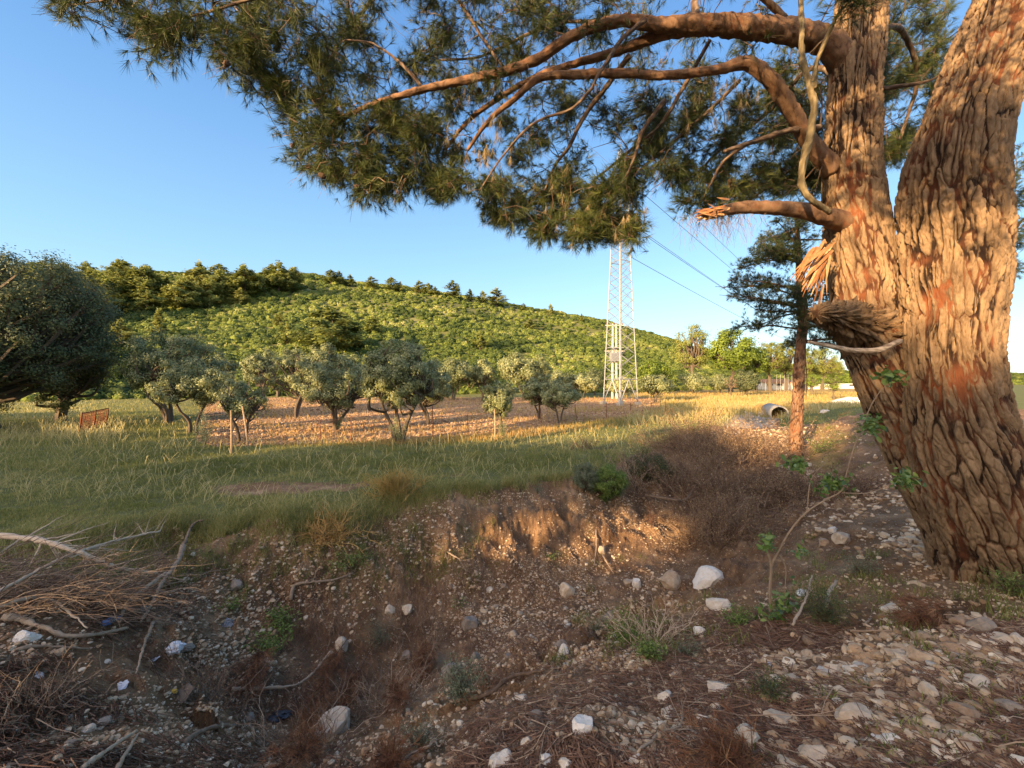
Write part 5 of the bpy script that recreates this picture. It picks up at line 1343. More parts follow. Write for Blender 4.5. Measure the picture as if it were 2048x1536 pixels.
    for k in range(2600):
        a = nn[r.integers(0, len(nn))]; 
        if a[2] > 7.5: continue
        L = r.uniform(.10, .38); d = unit(rdir(r, 1)[0] + np.array([-.4, 0, -.6])); t = np.linspace(0, 1, 5)[:, None]; q = a + d * L * t + np.cumsum(r.normal(size=(5, 3)) * .012, 0) * t; V, Fs = tube(q, np.linspace(.003, .0012, 5), 3, False); tw.add(V, Fs, r.uniform(.4, 1))
        if r.uniform() < .6:
            for u in (.4, .7):
                b = q[int(u * 4)]; d2 = unit(d + rdir(r, 1)[0] * .8); V, Fs = tube(np.array([b, b + d2 * L * .25, b + d2 * L * .45 - [0, 0, .02]]), [.002, .0015, .001], 3, False); tw.add(V, Fs, r.uniform(.4, 1))
    tw.build('twigs', M['twig'], PINE)
    # needle tufts: three per twig end
    nb = MB(); C = []; D = []; tn = []
    for k, (off, nl) in enumerate(((0, 1), (.14, 1), (.17, 1), (.2, 1))):
        o = rdir(r, len(allq)) * off * r.uniform(.5, 1.1, len(allq))[:, None] if off else 0
        c = allq + o - (dirs * .05 if k else 0); C.append(c); D.append(unit(dirs + (unit(o) * .9 if off else 0) + np.array([-.25, -.1, -.12]) + .35 * rdir(r, len(allq)))); tn.append(r.normal(.5, .22, len(allq)))
        if off:
            for i in range(0, len(allq), 2):
                V, Fs = tube(np.array([allq[i] - dirs[i] * .08, c[i]]), [.0025, .002], 3, False); nbt.add(V, Fs, .5)
    C = np.concatenate(C); D = np.concatenate(D); tn = np.clip(np.concatenate(tn), 0, 1)
    V, Fs = needles(C, D, .135, .0042, .6, 22, r); nb.add(V, Fs, np.repeat(tn, 66)); nb.build('needles', M['pine_needle'], PINE)
    nbt.build('shoots', M['twig'], PINE)
    # cones, each on a twig
    cone = MB(); V, Fs = ico(2); V = V.copy(); ang = np.arctan2(V[:, 1], V[:, 0]); V *= (1 + .14 * np.cos(ang * 6 + V[:, 2] * 8))[:, None]; V = V * np.array([.026, .026, .042]) * (1 - .3 * np.clip(V[:, 2:3], 0, 1)); cone.add(V, Fs, .5)
    me = cone.mesh('pine_cone', M['cone']); vis = A[(A[:, 2] < 6.3)]
    for k in range(95):
        p = vis[r.integers(0, len(vis))]; o = bpy.data.objects.new('pine_cone', me); COL.objects.link(o); o.parent = PINE; o.location = tuple(p + r.normal(size=3) * .04); o.rotation_euler = tuple(r.uniform(0, 3, 3)); s = r.uniform(.9, 1.4); o.scale = (s, s, s)
nbt = MB()
lap('limbs')
build_crown()
lap('crown')

# fallen dry needles hanging in bunches (dead sprays inside the crown)
def dead_sprays():
    r = np.random.default_rng(12); mb = MB()
    c = []
    for px, py, sx, sy, n, Y in ((960, 270, 34, 55, 34, 4.5), (1400, 470, 40, 25, 0, 4.3), (1200, 440, 35, 35, 16, 4.6), (1440, 190, 50, 40, 28, 4.4), (700, 260, 60, 40, 12, 4.9), (1130, 410, 50, 40, 14, 4.8)):
        for k in range(n): c.append(P(px + r.normal() * sx, py + r.normal() * sy, Y + r.normal() * .15))
    c = np.array(c); V, Fs = needles(c, np.tile([-.1, 0, -1.0], (len(c), 1)), .12, .003, .5, 24, r); mb.add(V, Fs, np.repeat(r.uniform(.4, 1, len(c)), 72)); mb.build('dead_needles', M['dry_spray'], PINE)
    mb = MB()      # bare hanging fan of thin twigs under the broken limb
    for k in range(130):
        a = P(1440 + r.normal() * 45, 425 + abs(r.normal()) * 6, 4.15 + r.normal() * .05); d = unit(np.array([r.normal() * .45, r.normal() * .2, -1])); L = r.uniform(.1, .38); t = np.linspace(0, 1, 7)[:, None]
        q = a + d * L * t + np.cumsum(r.normal(size=(7, 3)) * .012, 0); V, Fs = tube(q, np.linspace(.0018, .0009, 7), 3, False); mb.add(V, Fs, r.uniform(.4, 1))
    mb.build('hanging_twigs', M['twig'], sb)
M['dry_spray'] = mk('dead_spray_needles', [(0, (.16, .11, .05)), (1, (.40, .31, .17))], transl=.2)
dead_sprays()

# ------------------------------------------------------------------ thin pine behind the ditch
def build_thin_pine():
    r = np.random.default_rng(88); b = hit(1590, 918); Y = b[1]; z = ground_at(b[0], Y); e = empty('thin_pine', (0, 0, 0)); tag(e, 'slender pine with bare reddish trunk behind the ditch', 'pine tree')
    rows = [(1590, 925, 13), (1592, 860, 11), (1596, 800, 10), (1598, 740, 10), (1602, 690, 8.5), (1606, 640, 9), (1602, 580, 8), (1598, 520, 6), (1594, 460, 4), (1590, 410, 2)]
    q = smooth_path(np.array([[*P(a, c, Y), h / F * Y] for a, c, h in rows]), .04); q[0, 2] = min(q[0, 2], z - .1)
    seg = 48; V, Fs = tube(q[:, :3], q[:, 3], seg); Vr = V.reshape(len(q), seg, 3); C = q[:, None, :3]; d = Vr - C; k = np.concatenate([unit(d)[..., :2] * .2, Vr[..., 2:3] * .35], -1).reshape(-1, 3)
    f1, f2 = worley(k * 16, 5); ee = sstep(0, .4, f2 - f1); V = (C + d * (.9 + .17 * ee.reshape(len(q), seg, 1) + .25 * (fbm(k * 9, 3, 7).reshape(len(q), seg, 1) - .5))).reshape(-1, 3)
    mb = MB(); mb.add(V, Fs, ee); mb.build('trunk', M['branch_bark'], e, True)
    br = MB(); tw = MB(); tu = []; td = []
    for i in range(46):
        py = r.uniform(425, 690); side = r.choice([-1, 1], p=[.6, .4]); t = (py - 420) / 280; L = (28 + 135 * math.sin(min(1, t * 1.15) * math.pi * .62)) / F * Y * r.uniform(.55, 1.05)
        j = np.argmin(np.abs(q[:, 2] - P(0, py, Y)[2])); a = q[j, :3]; dd = unit(np.array([side * r.uniform(.4, 1), r.normal() * .6, r.uniform(-.05, .45)])); tt = np.linspace(0, 1, 8)[:, None]; p = a + dd * L * tt + np.array([0, 0, -1]) * tt ** 2 * L * r.uniform(0, .25) + np.cumsum(r.normal(size=(8, 3)) * .03, 0) * tt
        V, Fs = tube(p, np.linspace(.035, .008, 8), 5, False); br.add(V, Fs, .4)
        for k in range(int(34 * L / 1.6)):
            u = r.uniform(.2, 1); s = p[int(u * 7)]; d2 = unit(dd * .6 + rdir(r, 1)[0] + [0, 0, .2]); l2 = r.uniform(.15, .5) * (1.2 - u * .5); p2 = s + d2 * l2; V, Fs = tube(np.array([s, (s + p2) / 2 + r.normal(size=3) * .03, p2]), [.008, .006, .004], 3, False); tw.add(V, Fs, .4)
            for w in (1, .7, .45): tu.append(s + d2 * l2 * w + r.normal(size=3) * .05); td.append(d2 + rdir(r, 1)[0] * .5)
    br.build('branches', M['twig'], e); tw.build('twigs', M['twig'], e); tu = np.array(tu); td = np.array(td)
    k = (tu[:, 0] / tu[:, 1] * F + 1024 > 1455); tu, td = tu[k], td[k]
    nb = MB(); V, Fs = needles(tu, td, .13, .007, 1.0, 26, r); nb.add(V, Fs, np.repeat(np.clip(r.normal(.3, .2, len(tu)), 0, 1), 78)); nb.build('needles', M['pine_needle'], e)
    ln = MB()
    for pts in ([(1593, 832), (1580, 842), (1571, 851)], [(1600, 742), (1588, 750), (1572, 753)], [(1610, 705), (1614, 760), (1612, 800)]):
        V, Fs = tube(np.array([P(a, c, Y - .1) for a, c in pts]), [.02, .014, .006], 5, False); ln.add(V, Fs, .3)
    ln.build('dead_twigs', M['twig'], e)
build_thin_pine()
lap('thin')

# ------------------------------------------------------------------ brush, sticks, weeds, sapling, litter
rs = np.random.default_rng(505)
def stick(pts, hw, label, lift=14, mat='deadwood', twigs=0, name='dead_branch', group=None, tl=.25, cat='branch', end=None, tint=.6, tdir=None):
    """a fallen branch traced along the ground; hw in photograph pixels"""
    q = []
    for i, (px, py) in enumerate(pts):
        l = lift[i] if isinstance(lift, (list, tuple)) else lift
        p = hit(px, py + l); Y = p[1]; q.append([*P(px, py, Y), hw * .72 / F * Y * (1 - .55 * i / max(1, len(pts) - 1))])
    q = smooth_path(np.array(q), .04); q[1:-1, :3] += rs.normal(size=(len(q) - 2, 3)) * .003
    org = q[len(q) // 2, :3].copy(); q[:, :3] -= org
    V, Fs = tube(q[:, :3], np.maximum(q[:, 3], .0015) * (1 + .15 * rs.normal(size=len(q))), 8); mb = MB(); mb.add(V, Fs, tint)
    D = unit(q[-1, :3] - q[0, :3])
    for k in range(twigs):
        j = rs.integers(len(q) // 5, len(q)); a = q[j, :3]; L = rs.uniform(.3, 1) * tl; d = unit(D * .9 + rdir(rs, 1)[0] * .9 + (tdir if tdir is not None else 0)); t = np.linspace(0, 1, 6)[:, None]
        p = a + d * L * t + np.cumsum(rs.normal(size=(6, 3)) * .012, 0) * t; V, Fs = tube(p, np.linspace(max(.002, q[j, 3] * .45), .0010, 6), 4, False); mb.add(V, Fs, tint)
        for u in (2, 3, 4):
            if rs.uniform() < .55:
                d2 = unit(d + rdir(rs, 1)[0] * .9); V, Fs = tube(np.array([p[u], p[u] + d2 * L * .15, p[u] + d2 * L * .32]), [.0016, .0012, .0008], 3, False); mb.add(V, Fs, tint)
    o = mb.build(name, M[mat], None, True); o.location = tuple(org); tag(o, label, cat, group); return o
stick([(-30, 1068), (60, 1078), (115, 1090), (180, 1114), (230, 1134), (270, 1142), (312, 1146)], 8, 'long pale spiky branch arching over the left brush pile', 70, twigs=46, tl=.45, tint=.95)
stick([(-20, 1192), (60, 1150), (140, 1110), (230, 1082), (320, 1062)], 5.5, 'thin pale branch sloping up under the spiky one', 70, twigs=26, tl=.5, tint=.8)
stick([(60, 1155), (100, 1150), (145, 1157), (190, 1184), (245, 1198)], 4.5, 'thin curved twig in the middle of the brush pile', 45, twigs=18, tl=.25, tint=.8)
stick([(0, 1212), (60, 1196), (105, 1200), (140, 1226), (175, 1256)], 4.5, 'pale arched twig above the log', 30, twigs=2, tint=.9)
stick([(5, 1234), (45, 1240), (85, 1254), (125, 1270), (180, 1270), (255, 1256)], 9, 'thick pale log lying at the left edge', 8, tint=.8)
stick([(30, 1300), (80, 1292), (130, 1294), (180, 1297)], 5, 'grey curved branch below the thick log', 6, tint=.6)
stick([(366, 1092), (356, 1122), (326, 1162), (305, 1205), (282, 1243)], 6.5, 'crooked branch leaning down from the grass edge', 26, twigs=4, tint=.5)
stick([(332, 1146), (285, 1180), (255, 1205), (240, 1245)], 5, 'grey branch crossing behind the crooked one', 24, twigs=4, tint=.5)
stick([(360, 1110), (385, 1050), (408, 1040)], 4, 'short twisted twig at the grass edge', 26, twigs=5, tint=.4)
stick([(306, 1245), (288, 1290), (272, 1346)], 4.5, 'straight grey stick by the white litter', 8, tint=.6)
stick([(165, 1536), (215, 1500), (272, 1462)], 8, 'pale peeled stick at the bottom left edge', 10, tint=.85)
stick([(232, 1540), (256, 1500), (276, 1468)], 6, 'second peeled stick touching the first at the bottom edge', 12, tint=.8)
stick([(368, 1486), (400, 1464), (440, 1452), (482, 1452)], 8, 'thick dark branch end in the left ditch', 8, tint=.35)
stick([(464, 1378), (520, 1376), (580, 1372), (620, 1352), (664, 1300)], 5, 'long grey branch rising to the right in the left ditch', 14, twigs=6, tint=.55)
stick([(582, 1200), (588, 1172), (620, 1164), (665, 1160), (708, 1146)], 4.5, 'bent root branch on the far ditch slope', 10, twigs=6, tl=.3, tint=.5)
stick([(905, 1402), (975, 1388), (1018, 1356), (1058, 1346), (1088, 1340)], 7, 'thick dark branch lying along the ditch floor', 10, twigs=6, tint=.25)
stick([(780, 1545), (822, 1508), (858, 1492), (866, 1484), (880, 1492)], 4.5, 'pale twig cut by the bottom edge on the near bank', 14, twigs=5, tint=.8)
stick([(1070, 1535), (1120, 1500)], 2.5, 'thin twig between the two bottom rocks', 10, tint=.5)
stick([(1275, 1505), (1330, 1460), (1360, 1455), (1366, 1432)], 4, 'forked grey twig beside the leaning white stone', 16, twigs=5, tint=.6)
stick([(1878, 1452), (1886, 1490), (1900, 1536)], 3.5, 'thin yellow stick at the lower right edge', 8, tint=.95)
stick([(1652, 1216), (1656, 1190), (1672, 1162)], 7, 'broken upright stub left of the pine foot', 30, twigs=0, tint=.7)
stick([(1585, 1250), (1610, 1200), (1624, 1150)], 3.5, 'thin pale upright twig beside the broken stub', 60, twigs=6, tl=.15, tint=.8)
stick([(1290, 990), (1340, 998), (1372, 998), (1392, 970)], 4, 'brown branch sticking out of the dry brush', 20, twigs=6, tint=.4)
stick([(1190, 1030), (1193, 1090), (1188, 1130)], 3, 'thin root hanging down the ditch slope', 6, tint=.5)
stick([(1205, 1110), (1228, 1148)], 3, 'short stick on the ditch slope below the green bush', 6, tint=.5)
stick([(1700, 1262), (1760, 1262), (1815, 1262)], 4, 'straight grey stick lying before the rubble', 6, tint=.5)
stick([(1730, 1250), (1742, 1236)], 4, 'short pale piece of wood before the rubble', 6, tint=.8)
stick([(1560, 1398), (1600, 1396), (1645, 1388)], 3.5, 'yellowish stick below the long flat slab', 6, tint=.9)
stick([(870, 1090), (905, 1110), (925, 1122)], 3, 'bleached root on the ditch slope', 10, twigs=8, tl=.35, tint=.8)
# dense fine brush of the pile at left
M['pile'] = mk('cut_branch_pile', [(0, (.06, .042, .03)), (.5, (.17, .12, .085)), (1, (.42, .33, .23))], noise=.5, nscale=5)
def brush_pile():
    mb = MB(); gm = MB(); base = hit(110, 1195); org = np.array([base[0], base[1], ground_at(base[0], base[1])])
    for k in range(230):
        px = rs.uniform(-60, 210); py = 1215 - rs.uniform(0, 120) * (1 - (px + 60) / 420); p = hit(px, max(py, 1100) + 40); a = np.array([*p]); L = rs.uniform(.4, 1.5)
        d = unit(np.array([1.0, .35, .35]) + rdir(rs, 1)[0] * .55); t = np.linspace(0, 1, 9)[:, None]; q = a + [0, 0, rs.uniform(0, .25)] + d * L * t - np.array([0, 0, 1]) * t ** 2 * L * rs.uniform(0, .45) + np.cumsum(rs.normal(size=(9, 3)) * .02, 0)
        q[:, 2] = np.maximum(q[:, 2], gz(q[:, 0], q[:, 1]) + .01); V, Fs = tube(q - org, np.linspace(rs.uniform(.002, .006), .0012, 9), 4, False); mb.add(V, Fs, np.clip(rs.normal(.45, .25), 0, 1))
        for u in (3, 5, 6, 7):
            d2 = unit(d + rdir(rs, 1)[0] * .7); V, Fs = tube(np.array([q[u], q[u] + d2 * .06, q[u] + d2 * .14]) - org, [.0018, .0014, .0009], 3, False); mb.add(V, Fs, np.clip(rs.normal(.45, .25), 0, 1))
    e = empty('brush_pile', org); mb.build('twigs', M['pile'], e); tag(e, 'tangled pile of thin cut branches at the left edge', 'brush pile')
brush_pile()
def bramble(px, py, sx, n, label, mat='deadwood', h=.3, t0=.5, cat='dead shrub', leafs=0, leafmat='dry_leaf', ls=.02, name='dead_shrub', up=.6):
    c = hit(px, py); org = np.array([c[0], c[1], ground_at(c[0], c[1])]); e = empty(name, org); mb = MB(); P_ = []
    W = sx / F * c[1]
    for k in range(n):
        a = np.array([rs.normal() * W * .45, rs.normal() * W * .35, 0]); a[2] = ground_at(org[0] + a[0], org[1] + a[1]) - org[2]; L = rs.uniform(.4, 1.2) * h * 1.6
        d = unit(np.array([a[0] * .8, a[1] * .8, up * W + .1]) + rdir(rs, 1)[0] * .5 * W); t = np.linspace(0, 1, 7)[:, None]; q = a + d * L * t - np.array([0, 0, 1]) * t ** 2 * L * .3 + np.cumsum(rs.normal(size=(7, 3)) * .02 * L / .4, 0)
        V, Fs = tube(q, np.linspace(.0045, .0012, 7) * (1 if c[1] < 6 else 2.3), 3, False); mb.add(V, Fs, np.clip(rs.normal(t0, .2), 0, 1))
        for u in (2, 3, 4, 5):
            d2 = unit(d + rdir(rs, 1)[0] * .9); b = q[u] + d2 * L * rs.uniform(.15, .4); V, Fs = tube(np.array([q[u], (q[u] + b) / 2 + rs.normal(size=3) * .01, b]), [.002, .0015, .001] if c[1] < 6 else [.006, .0045, .003], 3, False); mb.add(V, Fs, np.clip(rs.normal(t0, .2), 0, 1)); P_.append(b)
        P_.append(q[-1])
    mb.build('twigs', M[mat], e)
    if leafs:
        P_ = np.array(P_); C = P_[rs.integers(0, len(P_), leafs)] + rs.normal(size=(leafs, 3)) * ls * 1.8; lb = MB(); V, Fs = leaves(C, rdir(rs, leafs), ls * rs.uniform(.6, 1.3, leafs), ls * .7, rs); lb.add(V, Fs, np.repeat(rs.uniform(0, 1, leafs), 4)); lb.build('leaves', M[leafmat], e)
    tag(e, label, cat); return e
bramble(1425, 1000, 115, 289, 'large heap of dry brown brush on the ditch edge', 'brush', 1.0, .6, leafs=11200, ls=0.030)
bramble(1480, 930, 115, 340, 'rusty brown dry brush behind the large heap', 'brush', 1.0, .65, leafs=16640, ls=0.038)
bramble(1395, 905, 60, 170, 'reddish dry brush at the top of the bank by the green bush', 'brush', 1.0, .6, leafs=7680, ls=0.041)
bramble(1560, 1000, 70, 187, 'brown dry brush between the heap and the sapling', 'brush', .6, .6, leafs=8320, ls=0.030)
bramble(1445, 1080, 70, 204, 'light brown seeded shrub hanging down to the boulder', 'brush', .6, .7, leafs=13440, ls=0.023)
bramble(1700, 985, 50, 102, 'low dry tangle right of the small pine foot', 'brush', .3, .5, leafs=1120, ls=.02)
bramble(660, 1075, 34, 130, 'straw coloured dry tuft hanging over the ditch edge', 'gold_grass', .30, .8, cat='dry grass', name='dry_tuft', up=.1)
bramble(790, 990, 40, 160, 'tall yellow grass tuft on the ditch corner', 'gold_grass', .34, .5, cat='dry grass', name='dry_tuft', up=1.2)
bramble(830, 1290, 75, 70, 'dark bare tangle of twigs on the ditch floor', 'deadwood', .34, .25)
bramble(770, 1420, 90, 70, 'bare branching twigs beside the big pale rock', 'deadwood', .38, .35)
bramble(600, 1500, 100, 60, 'grey twig tangle at the bottom in the left ditch', 'deadwood', .30, .35)
bramble(420, 1400, 60, 60, 'dry thin stalks on the left slope', 'twig', .26, .8, leafs=300, leafmat='dry_leaf', ls=.012)
bramble(1300, 1290, 45, 50, 'pale dead stalks among the green weeds', 'deadwood', .28, .9)
bramble(1170, 900, 28, 40, 'dry red brown sprig at the bank top left of the green bush', 'twig', .4, .6, leafs=300, ls=.02)
bramble(60, 1420, 80, 60, 'grey twigs low at the left edge', 'deadwood', .22, .4)
bramble(1265, 960, 30, 40, 'grey bare twigs right of the round green bush', 'deadwood', .6, .5)
# dead pine boughs with orange needles
def bough(pts, label, k=150, lift=24, L=.10, mat='dry_needle', sp=.7):
    q = []
    for px, py in pts: p = hit(px, py + lift); q.append(P(px, py, p[1]))
    q = smooth_path(np.array(q), .03); org = q[len(q) // 2].copy(); q = q - org; e = empty('dead_pine_bough', org); mb = MB(); V, Fs = tube(q, np.linspace(.006, .002, len(q)), 5, False); mb.add(V, Fs, .4)
    c = []; d = []
    for i in range(k):
        j = rs.integers(len(q) // 4, len(q)); t = unit(q[min(j + 1, len(q) - 1)] - q[j - 1]); s = unit(t + rdir(rs, 1)[0] * .9); l = rs.uniform(.02, .22); b = q[j] + s * l; V, Fs = tube(np.array([q[j], b]), [.002, .0015], 3, False); mb.add(V, Fs, .4); c.append(b); d.append(s + t * .5 + [0, 0, -.25])
    mb.build('stem', M['twig'], e); nb = MB(); V, Fs = needles(np.array(c), np.array(d), L, .0026, sp, 22, rs); nb.add(V, Fs, np.repeat(np.clip(rs.normal(.5, .25, len(c)), 0, 1), 66)); nb.build('needles', M[mat], e); tag(e, label, 'dead bough')
for pts, lab in [([(700, 1270), (660, 1330), (640, 1400)], 'rust coloured dead pine bough hanging left of centre in the ditch'), ([(740, 1300), (700, 1380), (680, 1420)], 'brown dead pine bough above the big pale rock'),
                 ([(520, 1290), (512, 1330), (505, 1360)], 'small orange dead pine sprig beside the green fern leaves'), ([(600, 1390), (620, 1430), (600, 1480)], 'orange dead pine bough left of the big pale rock'),
                 ([(850, 1270), (852, 1300), (845, 1330)], 'orange dead pine sprig in the dark twig tangle'), ([(760, 1340), (790, 1370), (800, 1400)], 'brown dead bough right of the big pale rock'),
                 ([(640, 1480), (600, 1510), (560, 1530)], 'dead pine bough below the big pale rock'), ([(755, 1490), (775, 1510), (790, 1536)], 'yellowish brown dead bough at the bottom edge in the ditch'),
                 ([(1520, 1500), (1480, 1515), (1440, 1530)], 'orange dead needles spread at the bottom edge by the pointed rock'), ([(1930, 1215), (1880, 1222), (1830, 1235)], 'brown dead needles bunched before the pine foot')]:
    bough(pts, lab)
bough([(1320, 1080), (1305, 1050), (1300, 1010)], 'reddish dead bough on the slope under the green bush', 50)
# green plants
def plant(px, py, wpx, hpx, n, leaf, label, mat='weed', stems=14, cat='weed', name='weed', lift=0, thin=.4, solid=.5):
    c = hit(px, py); Y = c[1]; org = np.array([c[0], Y, ground_at(c[0], Y)]); W = wpx * 1.2 / F * Y * .5; H = hpx * 1.15 / F * Y; n = int(n * 1.25); e = empty(name, org); st = MB(); lb = MB(); C = []; N = []
    for k in range(stems):
        a = rs.uniform(0, 6.28); rr_ = W * rs.uniform(.2, 1) ** .7; top = np.array([math.cos(a) * rr_, math.sin(a) * rr_, H * rs.uniform(.55, 1) * (1 - .4 * (rr_ / W) ** 2)]); q = smooth_path(np.array([[0, 0, -.02] + top * .03, top * np.array([.4, .4, .6]) + rs.normal(size=3) * W * .08, top]), .02)
        V, Fs = tube(q, np.linspace(.0035, .0012, len(q)), 4, False); st.add(V, Fs, .6); m = n // stems; j = rs.integers(int(len(q) * solid * .5), len(q), m); C.append(q[j] + rs.normal(size=(m, 3)) * leaf * .9); N.append(rdir(rs, m) * .8 + [0, -.2, .8])
    C = np.concatenate(C); N = np.concatenate(N); V, Fs = leaves(C, N, leaf * rs.uniform(.6, 1.3, len(C)), leaf * thin, rs); lb.add(V, Fs, np.repeat(rs.uniform(0, 1, len(C)), 4)); st.build('stems', M['twig'], e); lb.build('leaves', M[mat], e); tag(e, label, cat); return e
def bush(px, pyb, wpx, hpx, n, leaf, mat, label, name, lw=.5, clumps=60):
    c = hit(px, pyb); Y = c[1]; return leafy(rs, name, (c[0], Y, ground_at(c[0], Y) - .08), hpx / F * Y, wpx / F * Y * 1.1, M[mat], n=n, leaf=leaf, clumps=clumps, trunk_h=.03, flat=1.0, shell=.35, open_=.38, label=label, cat='bush', lw=lw)
bush(1216, 1000, 84, 84, 13000, .036, 'weed', 'round bright green bush on the ditch edge', 'round_bush', .6, 80)
bush(1168, 985, 56, 76, 6000, .04, 'grey_weed', 'dark green shrub left of the round bright bush', 'round_bush', .3, 40)
bush(1300, 965, 96, 74, 9000, .06, 'pine_needle', 'feathery dark green shrub right of the round bush', 'feathery_shrub', .14, 60)
plant(1395, 872, 60, 26, 1500, .06, 'low green growth above the dry brush', 'weed', 24)
plant(565, 1262, 70, 46, 420, .05, 'bright green ferny leaves at the foot of the bank', 'weed', 14, thin=.35); plant(535, 1305, 66, 40, 420, .05, 'bright green ferny leaves below the upper ferny ones', 'weed', 14, thin=.35)
plant(465, 1222, 50, 22, 200, .035, 'small dark green leaves above the ferny weeds', 'weed', 10)
plant(925, 1400, 95, 80, 1300, .035, 'tall grey green weed on the ditch floor', 'grey_weed', 34, thin=.22); plant(760, 1290, 90, 60, 900, .03, 'feathery green weed behind the dead boughs', 'grey_weed', 28, thin=.15)
plant(840, 1500, 90, 60, 700, .03, 'dark feathery weed beside the near bank edge', 'grey_weed', 26, thin=.15)
plant(1255, 1285, 90, 50, 900, .03, 'spreading fresh green weed on the near bank top', 'weed', 30); plant(1300, 1320, 60, 36, 500, .03, 'low green weed below the spreading one', 'weed', 18); plant(1375, 1310, 70, 40, 500, .025, 'grey green wispy weed beside the lumpy white rock', 'grey_weed', 22, thin=.2)
plant(1480, 1250, 60, 34, 400, .03, 'low green weed between the sapling and the broken pale rock', 'weed', 16); plant(1190, 1262, 70, 34, 500, .03, 'fine green weed at the near bank edge by the ditch', 'grey_weed', 22, thin=.2); plant(1720, 1150, 70, 36, 600, .04, 'grassy green weed left of the pine foot', 'grey_weed', 24, thin=.15); plant(700, 1135, 90, 36, 900, .03, 'green weeds growing on the far ditch wall at left', 'weed', 30)
plant(920, 1212, 36, 14, 120, .03, 'tiny green rosette on the ditch slope', 'weed', 10); plant(1100, 1118, 40, 12, 160, .03, 'tiny dark green rosette high on the slope', 'weed', 10)
plant(1645, 1245, 90, 66, 1200, .05, 'feathery green weed right of the sapling', 'pine_needle', 34, thin=.1); plant(1540, 1400, 60, 50, 500, .035, 'wispy green weed under the sapling', 'pine_needle', 22, thin=.12)
plant(2020, 1190, 80, 50, 700, .04, 'green grass like weed right of the pine foot', 'weed', 40, thin=.15); plant(1640, 905, 46, 30, 700, .05, 'yellow green weed on the sunlit mound', 'weed', 24); plant(1075, 988, 22, 18, 120, .03, 'small silvery plant on the bank top', 'grey_weed', 9)
plant(1500, 900, 60, 24, 500, .07, 'green weeds on the stony ditch side', 'weed', 18); plant(410, 893, 40, 70, 900, .06, 'green sucker shoots at the foot of the shaded left olive', 'olive_leaf', 16); plant(800, 888, 34, 60, 800, .06, 'green sucker shoots at the foot of the darkest olive', 'olive_leaf', 16)
plant(1004, 880, 26, 44, 500, .06, 'green sucker shoots at the foot of the small grey olive', 'olive_leaf', 12); plant(676, 864, 30, 48, 500, .06, 'sucker shoots between the stems of the wide olive', 'olive_leaf', 12)

def sapling():
    e = empty('oak_sapling', tuple(hit(1542, 1235))); org = np.array(e.location); st = MB(); Y0 = hit(1542, 1235)[1]
    def seg(rows):
        q = smooth_path(np.array([[*P(a, b, Y0 + dy), hw * .36 / F * Y0] for a, b, hw, dy in rows]), .03); q[:, :3] -= org; V, Fs = tube(q[:, :3], q[:, 3], 7); st.add(V, Fs, .35)
    seg([(1541, 1240, 8, 0), (1540, 1180, 7.5, 0), (1542, 1130, 7, 0), (1533, 1100, 5, 0)])
    seg([(1542, 1130, 6, 0), (1556, 1104, 5, -.02), (1580, 1062, 5, -.05), (1612, 1025, 4.5, -.1), (1650, 1000, 4, -.12), (1682, 982, 3.5, -.15), (1692, 950, 3, -.15), (1706, 900, 3, -.18), (1725, 850, 2.5, -.2), (1748, 800, 2.2, -.2), (1772, 770, 1.5, -.2)])
    seg([(1560, 1110, 4, 0), (1572, 1140, 3, 0), (1568, 1190, 2, 0)]); seg([(1684, 986, 2.5, -.15), (1740, 985, 2.2, -.15), (1795, 962, 1.6, -.2)]); seg([(1614, 1022, 3, -.1), (1622, 960, 2.2, -.1), (1650, 925, 1.6, -.1), (1656, 905, 1, -.1)]); seg([(1640, 935, 1.6, -.1), (1600, 962, 1.4, -.1)])
    st.build('stem', M['deadwood'], e)
    C = []; N = []
    for px, py, w, h, n, dy in ((1783, 756, 28, 17, 46, -.2), (1742, 850, 25, 20, 44, -.2), (1592, 928, 24, 16, 36, -.1), (1662, 968, 36, 20, 60, -.13), (1812, 960, 30, 20, 46, -.2), (1532, 1086, 20, 20, 32, 0), (1548, 1250, 34, 46, 80, -.05), (1540, 1320, 46, 20, 50, -.15), (1600, 1105, 20, 16, 14, 0), (1575, 1200, 26, 40, 26, 0), (1600, 1262, 20, 10, 12, 0)):
        for k in range(int(n * 2)):
            C.append(P(px + rs.normal() * w * .5, py + rs.normal() * h * .5, Y0 + dy + rs.normal() * .05) - org); N.append(unit(rdir(rs, 1)[0] * .8 + [0, -.3, .7]))
    C = np.array(C); N = np.array(N); n = len(C); A = unit(np.cross(N, rdir(rs, n))); B = np.cross(N, A); L = rs.uniform(.035, .075, n)[:, None]; lb = MB()
    ring = [(-.5, 0), (-.3, .17), (.1, .25), (.4, .14), (.5, 0), (.4, -.14), (.1, -.25), (-.3, -.17)]
    V = np.stack([C + A * L * a + B * L * b + N * L * (abs(b) * .35) for a, b in ring], 1).reshape(-1, 3); lb.add(V, np.arange(8 * n).reshape(-1, 8), np.repeat(rs.uniform(0, 1, n), 8)); lb.build('leaves', M['oak_sapling'], e)
    tag(e, 'leafy oak sapling with glossy leaf bunches before the big pine', 'sapling')
sapling()

